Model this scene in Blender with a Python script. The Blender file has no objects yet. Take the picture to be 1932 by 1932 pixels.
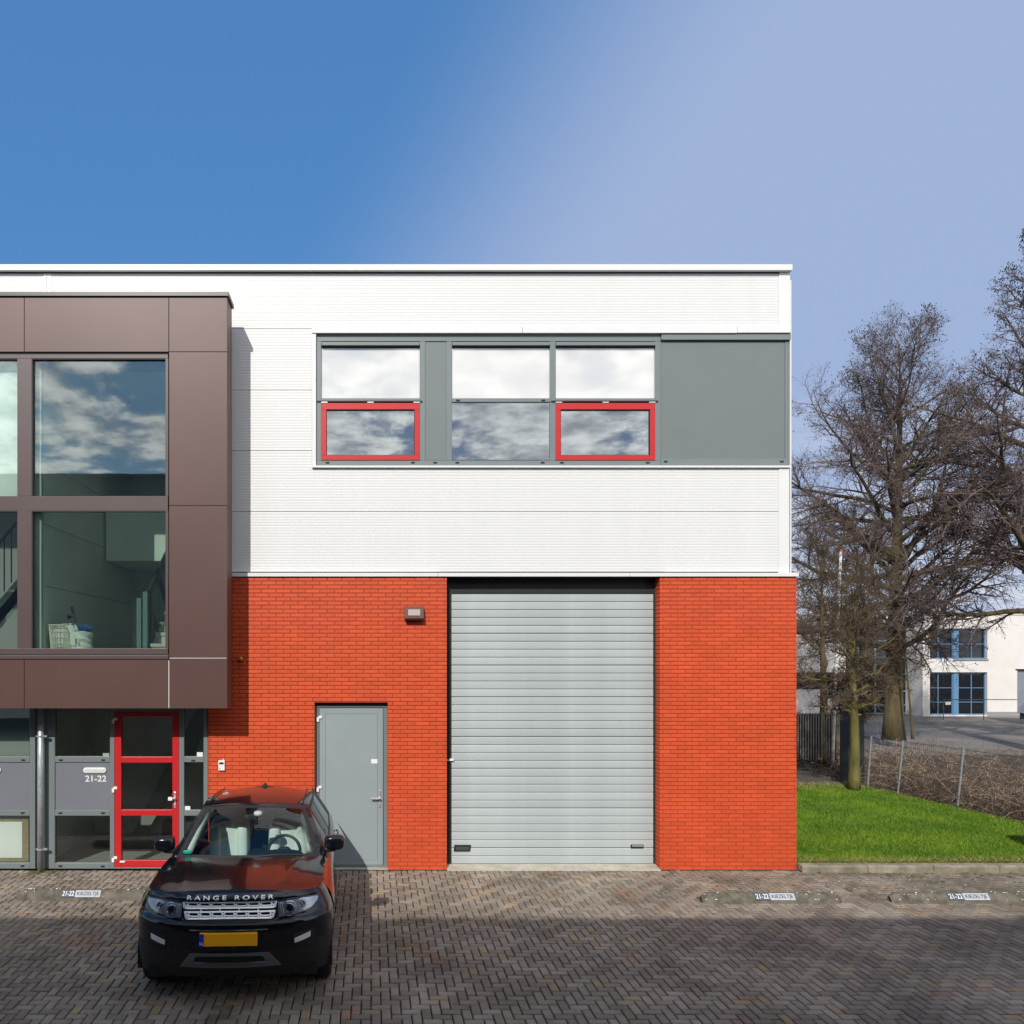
import bpy, bmesh, math, random
import numpy as np
from mathutils import Vector, Matrix
R = math.radians
scene = bpy.context.scene
C = scene.collection

# ------------------------------------------------------------------ camera, sky, sun, exposure
CAM_H, FPX, PXC, PYC, DW = 3.3, 1400.0, 700.0, 1236.0, 11.38   # measured on a 1932-px copy of the picture
cam_d = bpy.data.cameras.new('camera'); cam = bpy.data.objects.new('camera', cam_d); C.objects.link(cam)
cam.location = (0, -DW, CAM_H); cam.rotation_euler = (R(90), 0, 0)
cam_d.sensor_width = 36; cam_d.lens = 36*FPX/1932
cam_d.shift_x = (966-PXC)/1932; cam_d.shift_y = (PYC-966)/1932
cam_d.clip_end = 2000; cam_d.clip_start = .05
scene.camera = cam
scene.view_settings.view_transform = 'Standard'; scene.view_settings.look = 'None'
scene.view_settings.exposure = 0.0; scene.view_settings.gamma = 1.0
scene.view_settings.use_curve_mapping = False
scene.cycles.max_bounces = 10; scene.cycles.transparent_max_bounces = 16
scene.cycles.diffuse_bounces = 4; scene.cycles.glossy_bounces = 5
scene.cycles.use_denoising = True
try: scene.cycles.sample_clamp_indirect = 6.0
except Exception: pass

SUN_DIR = Vector((-.36, -1, .79)).normalized()       # towards the sun
sun_d = bpy.data.lights.new('sun', 'SUN'); sun_d.energy = 3.9; sun_d.angle = R(.53); sun_d.color = (1, .955, .88)
sun = bpy.data.objects.new('sun', sun_d); C.objects.link(sun)
sun.rotation_euler = (-SUN_DIR).to_track_quat('-Z', 'Y').to_euler(); sun.location = (-10, -30, 30)

w = bpy.data.worlds.new('World'); scene.world = w; w.use_nodes = True
nt = w.node_tree; nt.nodes.clear()
def N(t, **k):
    n = nt.nodes.new(t)
    for a, b in k.items(): setattr(n, a, b)
    return n
def wmath(op, a, b=None, c=None, clamp=False):
    n = N('ShaderNodeMath', operation=op); n.use_clamp = clamp
    for i, v in enumerate((a, b, c)):
        if v is None: continue
        if isinstance(v, (int, float)): n.inputs[i].default_value = v
        else: nt.links.new(v, n.inputs[i])
    return n.outputs[0]
def wmix(f, a, b):
    n = N('ShaderNodeMix', data_type='RGBA')
    for s, v in ((n.inputs['Factor'], f), (n.inputs[6], a), (n.inputs[7], b)):
        if isinstance(v, (int, float)): s.default_value = v
        elif isinstance(v, tuple): s.default_value = (*v, 1)
        else: nt.links.new(v, s)
    return n.outputs[2]
def wramp(v, a, b):
    n = N('ShaderNodeMapRange', interpolation_type='SMOOTHSTEP')
    nt.links.new(v, n.inputs[0]); n.inputs[1].default_value = a; n.inputs[2].default_value = b
    return n.outputs[0]
tc = N('ShaderNodeTexCoord'); sep = N('ShaderNodeSeparateXYZ'); nt.links.new(tc.outputs['Generated'], sep.inputs[0])
dx, dy, dz = sep.outputs
sky = N('ShaderNodeTexSky', sky_type='NISHITA'); sky.sun_disc = False
sky.sun_elevation = math.asin(SUN_DIR.z); sky.sun_rotation = math.atan2(SUN_DIR.x, SUN_DIR.y)
sky.air_density = 1.0; sky.dust_density = .25; sky.ozone_density = 1.4
# clouds drifting over the half of the sky the windows mirror, thinning to clear blue ahead
zz = wmath('ADD', wmath('MAXIMUM', dz, 0.0), .16)
cv = N('ShaderNodeCombineXYZ'); nt.links.new(wmath('DIVIDE', dx, zz), cv.inputs[0]); nt.links.new(wmath('DIVIDE', dy, zz), cv.inputs[1])
no = N('ShaderNodeTexNoise'); no.inputs['Scale'].default_value = 2.3; no.inputs['Detail'].default_value = 9; no.inputs['Roughness'].default_value = .60; no.inputs['Distortion'].default_value = .35
nt.links.new(cv.outputs[0], no.inputs['Vector'])
no2 = N('ShaderNodeTexNoise'); no2.inputs['Scale'].default_value = 8.5; no2.inputs['Detail'].default_value = 6; no2.inputs['Roughness'].default_value = .6
nt.links.new(cv.outputs[0], no2.inputs['Vector'])
behind = wramp(wmath('MULTIPLY', dy, -1.0), -.15, .35)
cl = wmath('ADD', wmath('MULTIPLY', no.outputs[0], .75), wmath('MULTIPLY', no2.outputs[0], .3))
cover = wmath('MULTIPLY', wramp(wmath('ADD', cl, wmath('MULTIPLY', dx, .07)), .44, .545), behind)
shade = wramp(no2.outputs[0], .3, .7)
cloudc = wmix(shade, (6.5, 6.9, 7.8), (17.5, 17.2, 17.0))
# thin high veil, whiter towards the right and the horizon
veil = wmath('MULTIPLY', wramp(wmath('ADD', dx, wmath('MULTIPLY', dz, -.82)), -.50, -.08), .96)
hz = wramp(dz, .22, -.02)
skyc = N('ShaderNodeHueSaturation'); skyc.inputs['Saturation'].default_value = 1.0; skyc.inputs['Value'].default_value = 1.0
nt.links.new(sky.outputs[0], skyc.inputs['Color'])
tintn = N('ShaderNodeMix', data_type='RGBA'); tintn.blend_type = 'MULTIPLY'; tintn.inputs['Factor'].default_value = 1; tintn.inputs[7].default_value = (1.0, 1.62, 1.92, 1)
ahead = wramp(dy, -.55, .25)      # the sky nearer the sun, over the camera's shoulder, keeps its own deeper tone
nt.links.new(wmix(ahead, (.62, .80, .90), (1.0, 1.62, 1.96)), tintn.inputs[7])
nt.links.new(skyc.outputs[0], tintn.inputs[6])
even = wmix(wmath('MULTIPLY', ahead, .72), tintn.outputs[2], (.80, 2.28, 5.25))
base = wmix(veil, even, (3.62, 4.65, 7.0))
base = wmix(wmath('MULTIPLY', hz, .6), base, (6.0, 6.9, 8.6))
low = wmath('MULTIPLY', wramp(cl, .44, .60), wmath('MULTIPLY', wramp(dz, .36, .05), .6))
base = wmix(low, base, (8.0, 8.2, 8.8))
full = wmix(cover, base, cloudc)
bg = N('ShaderNodeBackground'); bg.inputs['Strength'].default_value = .10
nt.links.new(full, bg.inputs['Color'])
wo = N('ShaderNodeOutputWorld'); nt.links.new(bg.outputs[0], wo.inputs[0])

# ------------------------------------------------------------------ helpers
def PX(px, y=0.0): return (px-PXC)*(DW+y)/FPX         # picture column -> X on the plane y
def PZ(py, y=0.0): return CAM_H-(py-PYC)*(DW+y)/FPX   # picture row -> Z on the plane y

class MB:
    def __init__(s): s.v = []; s.f = []
    def quad(s, *p):
        n = len(s.v); s.v += [tuple(q) for q in p]; s.f.append(tuple(range(n, n+len(p)))); return s
    def box(s, x0, x1, y0, y1, z0, z1):
        n = len(s.v)
        s.v += [(x0,y0,z0),(x1,y0,z0),(x1,y1,z0),(x0,y1,z0),(x0,y0,z1),(x1,y0,z1),(x1,y1,z1),(x0,y1,z1)]
        s.f += [tuple(n+i for i in q) for q in ((0,3,2,1),(4,5,6,7),(0,1,5,4),(1,2,6,5),(2,3,7,6),(3,0,4,7))]
        return s
    def prism(s, pts, y0, y1):        # pts in (x,z), extruded along y
        n = len(s.v); m = len(pts)
        s.v += [(x, y0, z) for x, z in pts]+[(x, y1, z) for x, z in pts]
        s.f.append(tuple(range(n, n+m))); s.f.append(tuple(range(n+2*m-1, n+m-1, -1)))
        for i in range(m):
            j = (i+1) % m; s.f.append((n+i, n+m+i, n+m+j, n+j))
        return s
    def prismx(s, pts, x0, x1):       # pts in (y,z), extruded along x
        n = len(s.v); m = len(pts)
        s.v += [(x0, y, z) for y, z in pts]+[(x1, y, z) for y, z in pts]
        s.f.append(tuple(range(n+m-1, n-1, -1))); s.f.append(tuple(range(n+m, n+2*m)))
        for i in range(m):
            j = (i+1) % m; s.f.append((n+i, n+j, n+m+j, n+m+i))
        return s
    def tube(s, pts, rad, k=8, caps=True):
        pts = [Vector(p) for p in pts]
        if isinstance(rad, (int, float)): rad = [rad]*len(pts)
        n = len(s.v); up = None
        for i, p in enumerate(pts):
            d = (pts[min(i+1, len(pts)-1)]-pts[max(i-1, 0)]).normalized()
            if up is None: up = d.orthogonal().normalized()
            up = (up-d*up.dot(d)); up = up.normalized() if up.length > 1e-6 else d.orthogonal().normalized()
            sd = d.cross(up)
            for j in range(k):
                a = 2*math.pi*j/k
                s.v.append(tuple(p+(up*math.cos(a)+sd*math.sin(a))*rad[i]))
        for i in range(len(pts)-1):
            for j in range(k):
                a, b = n+i*k+j, n+i*k+(j+1) % k
                s.f.append((a, b, b+k, a+k))
        if caps:
            s.f.append(tuple(range(n+k-1, n-1, -1))); e = n+(len(pts)-1)*k
            s.f.append(tuple(range(e, e+k)))
        return s
    def lathe(s, prof, center, axis='z', k=24):   # prof: (r, h)
        n = len(s.v); c = Vector(center)
        for r, h in prof:
            for j in range(k):
                a = 2*math.pi*j/k; p, q = r*math.cos(a), r*math.sin(a)
                d = {'z': (p, q, h), 'y': (p, h, q), 'x': (h, p, q)}[axis]
                s.v.append(tuple(c+Vector(d)))
        for i in range(len(prof)-1):
            for j in range(k):
                a, b = n+i*k+j, n+i*k+(j+1) % k; s.f.append((a, b, b+k, a+k))
        return s
    def grid(s, P, mask=None):        # P array (m,n,3)
        n = len(s.v); m, k = P.shape[:2]
        s.v += [tuple(q) for q in P.reshape(-1, 3).tolist()]
        for i in range(m-1):
            for j in range(k-1):
                if mask is None or mask(i, j):
                    a = n+i*k+j; s.f.append((a, a+1, a+k+1, a+k))
        return s
    def sellip(s, c, r, e=.6, nu=16, nv=10):      # rounded blob, superellipsoid
        def sg(x, p): return math.copysign(abs(x)**p, x)
        P = np.zeros((nv+1, nu+1, 3))
        for i in range(nv+1):
            th = -math.pi/2+math.pi*i/nv
            for j in range(nu+1):
                ph = 2*math.pi*j/nu
                P[i, j] = (c[0]+r[0]*sg(math.cos(th), e)*sg(math.cos(ph), e), c[1]+r[1]*sg(math.cos(th), e)*sg(math.sin(ph), e), c[2]+r[2]*sg(math.sin(th), e))
        return s.grid(P)
    def build(s, name, m, parent=None, smooth=False, bevel=0, kind=None, weld=False):
        me = bpy.data.meshes.new(name); me.from_pydata(s.v, [], s.f); me.materials.append(m)
        if weld:
            b = bmesh.new(); b.from_mesh(me); bmesh.ops.remove_doubles(b, verts=b.verts, dist=1e-4)
            lo = [v for v in b.verts if not v.link_faces]; bmesh.ops.delete(b, geom=lo, context='VERTS')
            bmesh.ops.recalc_face_normals(b, faces=b.faces); b.to_mesh(me); b.free()
        if smooth: me.polygons.foreach_set('use_smooth', [True]*len(me.polygons))
        o = bpy.data.objects.new(name, me); C.objects.link(o)
        if parent is not None: attach(o, parent)
        if bevel:
            bv = o.modifiers.new('bevel', 'BEVEL'); bv.width = bevel; bv.segments = 2; bv.limit_method = 'ANGLE'; bv.angle_limit = R(40)
        if kind: o['kind'] = kind
        return o
def wloc(o):
    return o.matrix_basis if o.parent is None else wloc(o.parent) @ o.matrix_parent_inverse @ o.matrix_basis
def attach(o, p):
    o.parent = p
    q = p
    while q.parent is not None: q = q.parent
    if not q.get('_local'): o.matrix_parent_inverse = wloc(p).inverted()
def thing(name, label, cat, loc=(0, 0, 0), group=None, local=False, rz=0):
    o = bpy.data.objects.new(name, None); o.empty_display_size = .2; C.objects.link(o)
    o.location = loc; o.rotation_euler = (0, 0, rz); o['label'] = label; o['category'] = cat
    if group: o['group'] = group
    if local: o['_local'] = 1
    return o
def tag(o, label, cat, group=None):
    o['label'] = label; o['category'] = cat
    if group: o['group'] = group
    return o
def text_mesh(s, size, xscale=1.0, space=1.0, bold=0.0, depth=.002):
    cu = bpy.data.curves.new('lettering', 'FONT'); cu.body = s; cu.size = size; cu.space_character = space
    cu.align_x = 'CENTER'; cu.align_y = 'CENTER'; cu.extrude = depth; cu.offset = bold; cu.resolution_u = 3
    o = bpy.data.objects.new('lettering', cu); C.objects.link(o)
    dg = bpy.context.evaluated_depsgraph_get(); dg.update()
    me = bpy.data.meshes.new_from_object(o.evaluated_get(dg))
    bpy.data.objects.remove(o); bpy.data.curves.remove(cu)
    n = len(me.vertices); co = np.empty(n*3, 'f'); me.vertices.foreach_get('co', co); co = co.reshape(-1, 3)
    co[:, 0] *= xscale
    f = [tuple(p.vertices) for p in me.polygons]
    bpy.data.meshes.remove(me)
    return co, f
def text_on_wall(name, s, x, z, y, size, m, parent, xscale=1, space=1, bold=0, width=None):
    co, f = text_mesh(s, size, xscale, space, bold)
    if width: co[:, 0] *= width/(co[:, 0].max()-co[:, 0].min())
    mb = MB(); mb.v = [(x+a, y-c, z+b) for a, b, c in co.tolist()]; mb.f = f
    return mb.build(name, m, parent)

# ------------------------------------------------------------------ materials
MATS = {}
def mat(name, col, rough=.5, metal=0.0, var=0.0, vs=6.0, bump=0.0, bs=60.0, spec=.5, coat=0.0, rnd=0.0, detail=4.0, col2=None, bdist=.01, stretch=None):
    m = bpy.data.materials.new(name); m.use_nodes = True; t = m.node_tree; b = t.nodes['Principled BSDF']
    b.inputs['Roughness'].default_value = rough; b.inputs['Metallic'].default_value = metal
    b.inputs['Specular IOR Level'].default_value = spec
    if coat: b.inputs['Coat Weight'].default_value = coat; b.inputs['Coat Roughness'].default_value = .02
    b.inputs['Base Color'].default_value = (*col, 1)
    L = t.links; tcn = t.nodes.new('ShaderNodeTexCoord'); vec = tcn.outputs['Object']
    if stretch:
        mp = t.nodes.new('ShaderNodeMapping'); mp.inputs['Scale'].default_value = stretch; L.new(vec, mp.inputs[0]); vec = mp.outputs[0]
    out = None
    if var or col2:
        n = t.nodes.new('ShaderNodeTexNoise'); n.inputs['Scale'].default_value = vs; n.inputs['Detail'].default_value = detail; n.inputs['Roughness'].default_value = .6
        L.new(vec, n.inputs['Vector'])
        mr = t.nodes.new('ShaderNodeMapRange'); mr.inputs[1].default_value = .3; mr.inputs[2].default_value = .7; L.new(n.outputs[0], mr.inputs[0])
        mx = t.nodes.new('ShaderNodeMix'); mx.data_type = 'RGBA'; L.new(mr.outputs[0], mx.inputs['Factor'])
        a = tuple(c*(1-var) for c in col); c2 = col2 if col2 else tuple(min(1, c*(1+var)) for c in col)
        mx.inputs[6].default_value = (*a, 1); mx.inputs[7].default_value = (*c2, 1); out = mx.outputs[2]
    if rnd:
        oi = t.nodes.new('ShaderNodeObjectInfo'); ge = t.nodes.new('ShaderNodeNewGeometry')
        ad = t.nodes.new('ShaderNodeMath'); ad.operation = 'ADD'; L.new(oi.outputs['Random'], ad.inputs[0]); L.new(ge.outputs['Random Per Island'], ad.inputs[1])
        fr = t.nodes.new('ShaderNodeMath'); fr.operation = 'FRACT'; L.new(ad.outputs[0], fr.inputs[0])
        mr = t.nodes.new('ShaderNodeMapRange'); mr.inputs[3].default_value = 1-rnd; mr.inputs[4].default_value = 1+rnd; L.new(fr.outputs[0], mr.inputs[0])
        hv = t.nodes.new('ShaderNodeHueSaturation'); L.new(mr.outputs[0], hv.inputs['Value'])
        if out: L.new(out, hv.inputs['Color'])
        else: hv.inputs['Color'].default_value = (*col, 1)
        out = hv.outputs[0]
    if out: L.new(out, b.inputs['Base Color'])
    if bump:
        n = t.nodes.new('ShaderNodeTexNoise'); n.inputs['Scale'].default_value = bs; n.inputs['Detail'].default_value = 5; L.new(vec, n.inputs['Vector'])
        bp = t.nodes.new('ShaderNodeBump'); bp.inputs['Strength'].default_value = bump; bp.inputs['Distance'].default_value = bdist
        L.new(n.outputs[0], bp.inputs['Height']); L.new(bp.outputs[0], b.inputs['Normal'])
    MATS[name] = m
    return m
def glass(name, tint, refl, rough=0.0, fres=False, wob=0.0):
    m = bpy.data.materials.new(name); m.use_nodes = True; t = m.node_tree; t.nodes.clear(); L = t.links
    tr = t.nodes.new('ShaderNodeBsdfTransparent'); tr.inputs[0].default_value = (*tint, 1)
    gl = t.nodes.new('ShaderNodeBsdfGlossy'); gl.inputs['Roughness'].default_value = rough; gl.inputs[0].default_value = (.93, .97, 1, 1)
    mx = t.nodes.new('ShaderNodeMixShader'); o = t.nodes.new('ShaderNodeOutputMaterial')
    f = t.nodes.new('ShaderNodeFresnel'); f.inputs[0].default_value = 1.5
    mr = t.nodes.new('ShaderNodeMapRange'); mr.inputs[1].default_value = .04; mr.inputs[2].default_value = 1; mr.inputs[3].default_value = refl; mr.inputs[4].default_value = 1
    L.new(f.outputs[0], mr.inputs[0]); L.new(mr.outputs[0], mx.inputs[0]); L.new(tr.outputs[0], mx.inputs[1]); L.new(gl.outputs[0], mx.inputs[2]); L.new(mx.outputs[0], o.inputs[0])
    if wob:
        tcn = t.nodes.new('ShaderNodeTexCoord'); n = t.nodes.new('ShaderNodeTexNoise'); n.inputs['Scale'].default_value = 1.3; L.new(tcn.outputs['Object'], n.inputs['Vector'])
        bp = t.nodes.new('ShaderNodeBump'); bp.inputs['Strength'].default_value = wob; bp.inputs['Distance'].default_value = .02
        L.new(n.outputs[0], bp.inputs['Height']); L.new(bp.outputs[0], gl.inputs['Normal'])
    return m
M_white = mat('white_cladding', (.665, .672, .668), .45, var=.016, vs=1.6, detail=6, stretch=(2.5, 1, .22))
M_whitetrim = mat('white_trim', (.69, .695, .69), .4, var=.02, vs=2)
M_black = mat('black_rubber', (.012, .012, .013), .6)
M_grey = mat('grey_frame', (.17, .20, .205), .38, var=.03, vs=3)
M_greydoor = mat('grey_door', (.27, .315, .335), .42, var=.03, vs=2)
M_greypanel = mat('grey_panel', (.15, .178, .18), .5, var=.03, vs=2.5, bump=.03, bs=300)
M_bluegrey = mat('blue_grey_panel', (.165, .175, .205), .5, var=.04, vs=3)
M_red = mat('red_frame', (.50, .018, .022), .35, var=.04, vs=3)
M_roller = mat('silver_slat', (.40, .445, .45), .46, var=.10, vs=.9, rnd=.05, bump=.05, bs=500, stretch=(1, 1, .3))
M_brown = mat('brown_panel', (.096, .049, .041), .44, metal=.08, spec=.5, var=.07, vs=1.1, rnd=.05)
M_brownframe = mat('brown_frame', (.085, .058, .058), .4, var=.05, vs=2)
M_darkcap = mat('dark_capping', (.06, .06, .06), .35, metal=.4)
M_brick = mat('orange_brick', (.565, .071, .0165), .62, var=.09, vs=1.7, detail=8, bump=.25, bs=140, rnd=.085, bdist=.004)
M_mortar = mat('painted_mortar', (.33, .040, .011), .8, var=.15, vs=30)
M_conc = mat('concrete', (.42, .39, .33), .85, var=.2, vs=5, bump=.3, bs=90)
M_zinc = mat('zinc_pipe', (.42, .45, .47), .42, metal=.4, var=.25, vs=25, stretch=(1, 1, .4))
M_steel = mat('steel', (.72, .72, .72), .3, metal=.7)
M_plasticw = mat('white_plastic', (.78, .78, .77), .4)
M_dark = mat('dark_void', (.008, .008, .009), .8)
M_ink = mat('dark_ink', (.03, .03, .035), .6)
M_lampbrown = mat('brown_lamp_housing', (.10, .045, .035), .4, var=.1, vs=20)
M_lampglass = mat('frosted_lamp_glass', (.42, .33, .31), .25)
M_amber = mat('amber_plastic', (.55, .16, .02), .3)
M_inner = mat('interior_wall', (.80, .86, .80), .8, var=.06, vs=1.5)
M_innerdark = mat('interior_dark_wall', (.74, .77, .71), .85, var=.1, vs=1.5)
M_tile = mat('interior_floor', (.36, .36, .34), .5, var=.1, vs=3)
M_rail = mat('railing_steel', (.05, .065, .07), .4)
M_newel = mat('newel_steel', (.16, .24, .25), .4)
M_blind = mat('white_blind', (.86, .88, .87), .8, var=.03, vs=2)
M_paper = mat('white_board', (.92, .93, .91), .6)
M_ply = mat('brown_backing', (.36, .29, .18), .7, var=.2, vs=12)
M_wicker = mat('cream_wicker', (.75, .71, .60), .7)
M_cloth = mat('white_cloth', (.75, .75, .72), .9, bump=.3, bs=30)
M_blueleaf = mat('blue_plant', (.08, .25, .62), .6, rnd=.4)
M_pane = glass('coated_window_glass', (.80, .86, .84), .27, wob=.025)
M_opal = mat('white_opal_glass', (.635, .645, .64), .03, spec=1.0, var=.03, vs=1.5)
M_opal.node_tree.nodes['Principled BSDF'].inputs['IOR'].default_value = 1.9
M_bayglass = glass('bay_window_glass', (.93, 1.0, .96), .145, wob=.02)
M_entglass = glass('entrance_glass', (.93, .96, .94), .055)
M_farglass = mat('far_window_glass', (.006, .008, .012), .03, spec=.6)

IND = thing('industrial_building', 'white and orange industrial unit with roller door, red framed windows and brown bay', 'building', (2, 0, 0))

# ------------------------------------------------------------------ brick walls
CH, BL = .0616, .2240
rngb = random.Random(4)
xL, xDl, xDr, xRl, xRr, xE = PX(392.6), PX(593.3), PX(731.6), PX(843), PX(1245), PX(1503)
zTop, zDoor = PZ(1088), PZ(1325.6)
bricks = []      # (x0,x1,z0,z1,depth,dy)
nc = int(round(zTop/CH))
for c in range(nc+1):
    z0 = c*CH+.005; z1 = min(c*CH+CH-.006, zTop)
    if z1-z0 < .012: continue
    off = (c % 2)*BL/2
    for a, b, dl, dr in ((xL-.4, xRl, 0, 1), (xRr, xE, 1, 1)):
        k0 = math.floor((a-off)/BL)
        k = k0
        while off+k*BL < b:
            x0 = max(a, off+k*BL); x1 = min(b, off+(k+1)*BL); k += 1
            segs = [(x0, x1)]
            if z0 < zDoor-.02 and a < 0:     # leave the door opening free
                segs = []
                if x0 < xDl: segs.append((x0, min(x1, xDl)))
                if x1 > xDr: segs.append((max(x0, xDr), x1))
            if c < 41 and a < 0: segs = [(max(p, xL), q) for p, q in segs if q > xL]
            for p, q in segs:
                if q-p < .012: continue
                ed = abs(p-xRr) < 1e-6 or abs(q-xRl) < 1e-6 or abs(q-xDl) < 1e-6 or abs(p-xDr) < 1e-6 or abs(q-xE) < 1e-6
                g0 = 0 if abs(p-a) < 1e-6 or abs(p-xDr) < 1e-6 else .0045
                g1 = 0 if abs(q-b) < 1e-6 or abs(q-xDl) < 1e-6 else .0045
                bricks.append((p+g0, q-g1, z0, z1, .2 if ed else .05, rngb.uniform(-.0015, .0015)))
def brick_verts(x0, x1, z0, z1, d, b=.0028):
    v = [(x0+b, 0, z0+b), (x1-b, 0, z0+b), (x1-b, 0, z1-b), (x0+b, 0, z1-b), (x0, b, z0), (x1, b, z0), (x1, b, z1), (x0, b, z1), (x0, d, z0), (x1, d, z0), (x1, d, z1), (x0, d, z1)]
    f = [(0, 1, 2, 3)]+[(i, 4+i, 4+(i+1) % 4, (i+1) % 4) for i in range(4)]+[(4+i, 8+i, 8+(i+1) % 4, 4+(i+1) % 4) for i in range(4)]
    return v, f
wall = MB()
wall.box(xL, xDl-.008, .0075, .30, 0, zDoor-.02).box(xDr+.008, xRl-.008, .0075, .30, 0, zDoor-.02).box(xL-.4, xRl-.008, .0075, .30, zDoor, zTop)
wall.box(xRr+.008, xE-.008, .0075, .30, 0, zTop).box(xE-.3, xE-.008, .30, 12, 0, zTop)
wall.box(xL-.4, xRl, .30, .34, zDoor+.05, zTop)
BW = wall.build('brick_wall', M_mortar, IND)
bricks.sort(key=lambda b: (((b[0]+b[1])/2)**2+((b[2]+b[3])/2-CAM_H)**2))
cache = {}
st = MB(); cnt = 0
for b in bricks:
    wdt = round(b[1]-b[0], 4); hh = round(b[3]-b[2], 4)
    if cnt < 300 and wdt > .2:
        key = (wdt, hh, b[4])
        if key not in cache:
            v, f = brick_verts(-wdt/2, wdt/2, 0, hh, b[4]); me = bpy.data.meshes.new('brick'); me.from_pydata(v, [], f); me.materials.append(M_brick); cache[key] = me
        o = bpy.data.objects.new('brick', cache[key]); C.objects.link(o); o.location = ((b[0]+b[1])/2, b[5], b[2]); attach(o, BW)
        cnt += 1
    else:
        v, f = brick_verts(b[0], b[1], b[2], b[3], b[4]); n = len(st.v)
        st.v += [(x, y+b[5], z) for x, y, z in v]; st.f += [tuple(n+i for i in q) for q in f]
st.build('brick_courses', M_brick, BW, kind='stuff')

# ------------------------------------------------------------------ white cladding
YC = .055
def panel(py0, py1, ranges, name='cladding_panel'):
    """ribbed sandwich panel between picture rows; ranges(z)->(x0,x1)"""
    z1, z0 = PZ(py0, YC), PZ(py1, YC); p = .0417; mb = MB()
    z0 += .0035; z1 -= .0035
    n = max(1, round((z1-z0)/p)); p = (z1-z0)/n
    for i in range(n):
        a = z0+i*p
        x0, x1 = ranges(a+p/2)
        pr = [(0, a), (0, a+p*.55), (.0017, a+p*.66), (.0017, a+p*.88), (0, a+p)]
        for (ya, za), (yb, zb) in zip(pr[:-1], pr[1:]):
            mb.quad((x0, YC+ya, za), (x1, YC+ya, za), (x1, YC+yb, zb), (x0, YC+yb, zb))
    x0, x1 = ranges(z0+.01); mb.quad((x0, YC, z0), (x0, YC+.03, z0), (x1, YC+.03, z0), (x1, YC, z0))
    x0, x1 = ranges(z1-.01); mb.quad((x0, YC, z1), (x1, YC, z1), (x1, YC+.03, z1), (x0, YC+.03, z1))
    return mb.build(name, M_white, IND)
XW0, XWb, XWr = -9.0, PX(588.5, YC), PX(1471, YC)
XWh = -2.55      # the stair hall opens into the bay left of this
zb_top, zb_bot = PZ(618, YC), PZ(882, YC)
panel(513, 620, lambda z: (XW0, XWr) if z > zb_top else (XW0, XWb))
panel(620, 735.6, lambda z: (XWh, XWb)); panel(735.6, 850, lambda z: (XWh, XWb))
panel(850, 964.9, lambda z: (XWh, XWr) if z < zb_bot else (XWh, XWb))
panel(964.9, 1079, lambda z: (XWh, XWr))
core = MB().box(XWh, PX(588, .1), YC+.022, .3, zTop+.02, 8.38).box(XW0, PX(588, .1), YC+.022, .3, 8.38, 9.08).box(PX(588, .1), PX(1488, .1), YC+.022, .3, zTop+.02, PZ(884, .1)).box(PX(588, .1), PX(1488, .1), YC+.022, .3, PZ(628, .1), 9.08)
core.box(PX(1400, .3), PX(1488, .1), .3, 12, zTop+.02, 9.08)
core.build('backing_wall', M_dark, IND)
MB().box(XW0, PX(1486, .1), .3, 12, 9.0, 9.02).build('roof', mat('roofing_felt', (.08, .08, .08), .9), IND)
sw = MB(); sw.box(PX(1488, .1), PX(1488, .1)+.02, .06, 12, zTop+.02, 9.08); sw.build('side_cladding', M_white, IND)
# corner trims, coping, flashings
MB().box(PX(1470, .04), PX(1490, .04)-.003, YC-.012, .09, zTop+.03, PZ(882, YC)).build('corner_trim', M_whitetrim, IND, bevel=.004)
MB().box(PX(1470, .04), PX(1491, .04), YC-.012, .09, PZ(627, YC), PZ(512, YC)).build('corner_trim', M_whitetrim, IND, bevel=.004)
MB().box(XW0, PX(1495.5, -.02), -.02, .45, PZ(509.6, -.02), PZ(498.4, -.02)).build('coping', M_whitetrim, IND, bevel=.004)
MB().box(XW0, PX(1471, .04), .035, .08, PZ(514.5, .03), PZ(509.6, .03)).build('coping_shadow_line', M_black, IND)  # black strip painted in for the shadow line under the coping
fl = MB()
for a, b in ((430, 826), (826.6, 1187.5), (1188.1, 1507.5)):
    fl.box(PX(a, -.03) if a > 430 else PX(380), PX(b, -.03), -.03, .09, PZ(1087.6, -.03), PZ(1080.6, -.03))
fl.build('base_flashing', M_whitetrim, IND, bevel=.003)
MB().box(PX(82.7, YC), PX(88, YC), YC-.008, YC+.03, PZ(556, YC), PZ(515, YC)).box(PX(89.2, YC), PX(96.5, YC), YC-.006, YC+.03, PZ(556, YC), PZ(515, YC)).build('panel_joint_strip', M_whitetrim, IND)

# ------------------------------------------------------------------ upper window band
YF = .085
band_l, band_r, band_t, band_b = PX(596, YF), PX(1489, YF), PZ(628.5, YF), PZ(878, YF)
hd = MB().box(PX(588.5, .03), PX(985.5, .03), .03, .11, PZ(628, .03), PZ(615, .03)).box(PX(986.3, .03), PX(1391, .03), .03, .11, PZ(628, .03), PZ(615, .03)).box(PX(1391.6, .03), PX(1492, .03), .03, .11, PZ(627.5, .03), PZ(615, .03))
hd.build('head_flashing', M_whitetrim, IND, bevel=.003)
MB().box(PX(588.5, .03), PX(596, .03), .045, .11, PZ(878, .045), PZ(628, .045)-.002).build('jamb_flashing', M_whitetrim, IND, bevel=.003)
MB().box(PX(588.5, .02), PX(1491, .02), .015, .11, PZ(882, .015), PZ(878, .015)).build('sill_flashing', M_whitetrim, IND, bevel=.003)
WB = MB()
def fb(x0, x1, y0, y1, yf=YF, yb=.16): WB.box(PX(x0, yf), PX(x1, yf), yf, yb, PZ(y1, yf), PZ(y0, yf))
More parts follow.
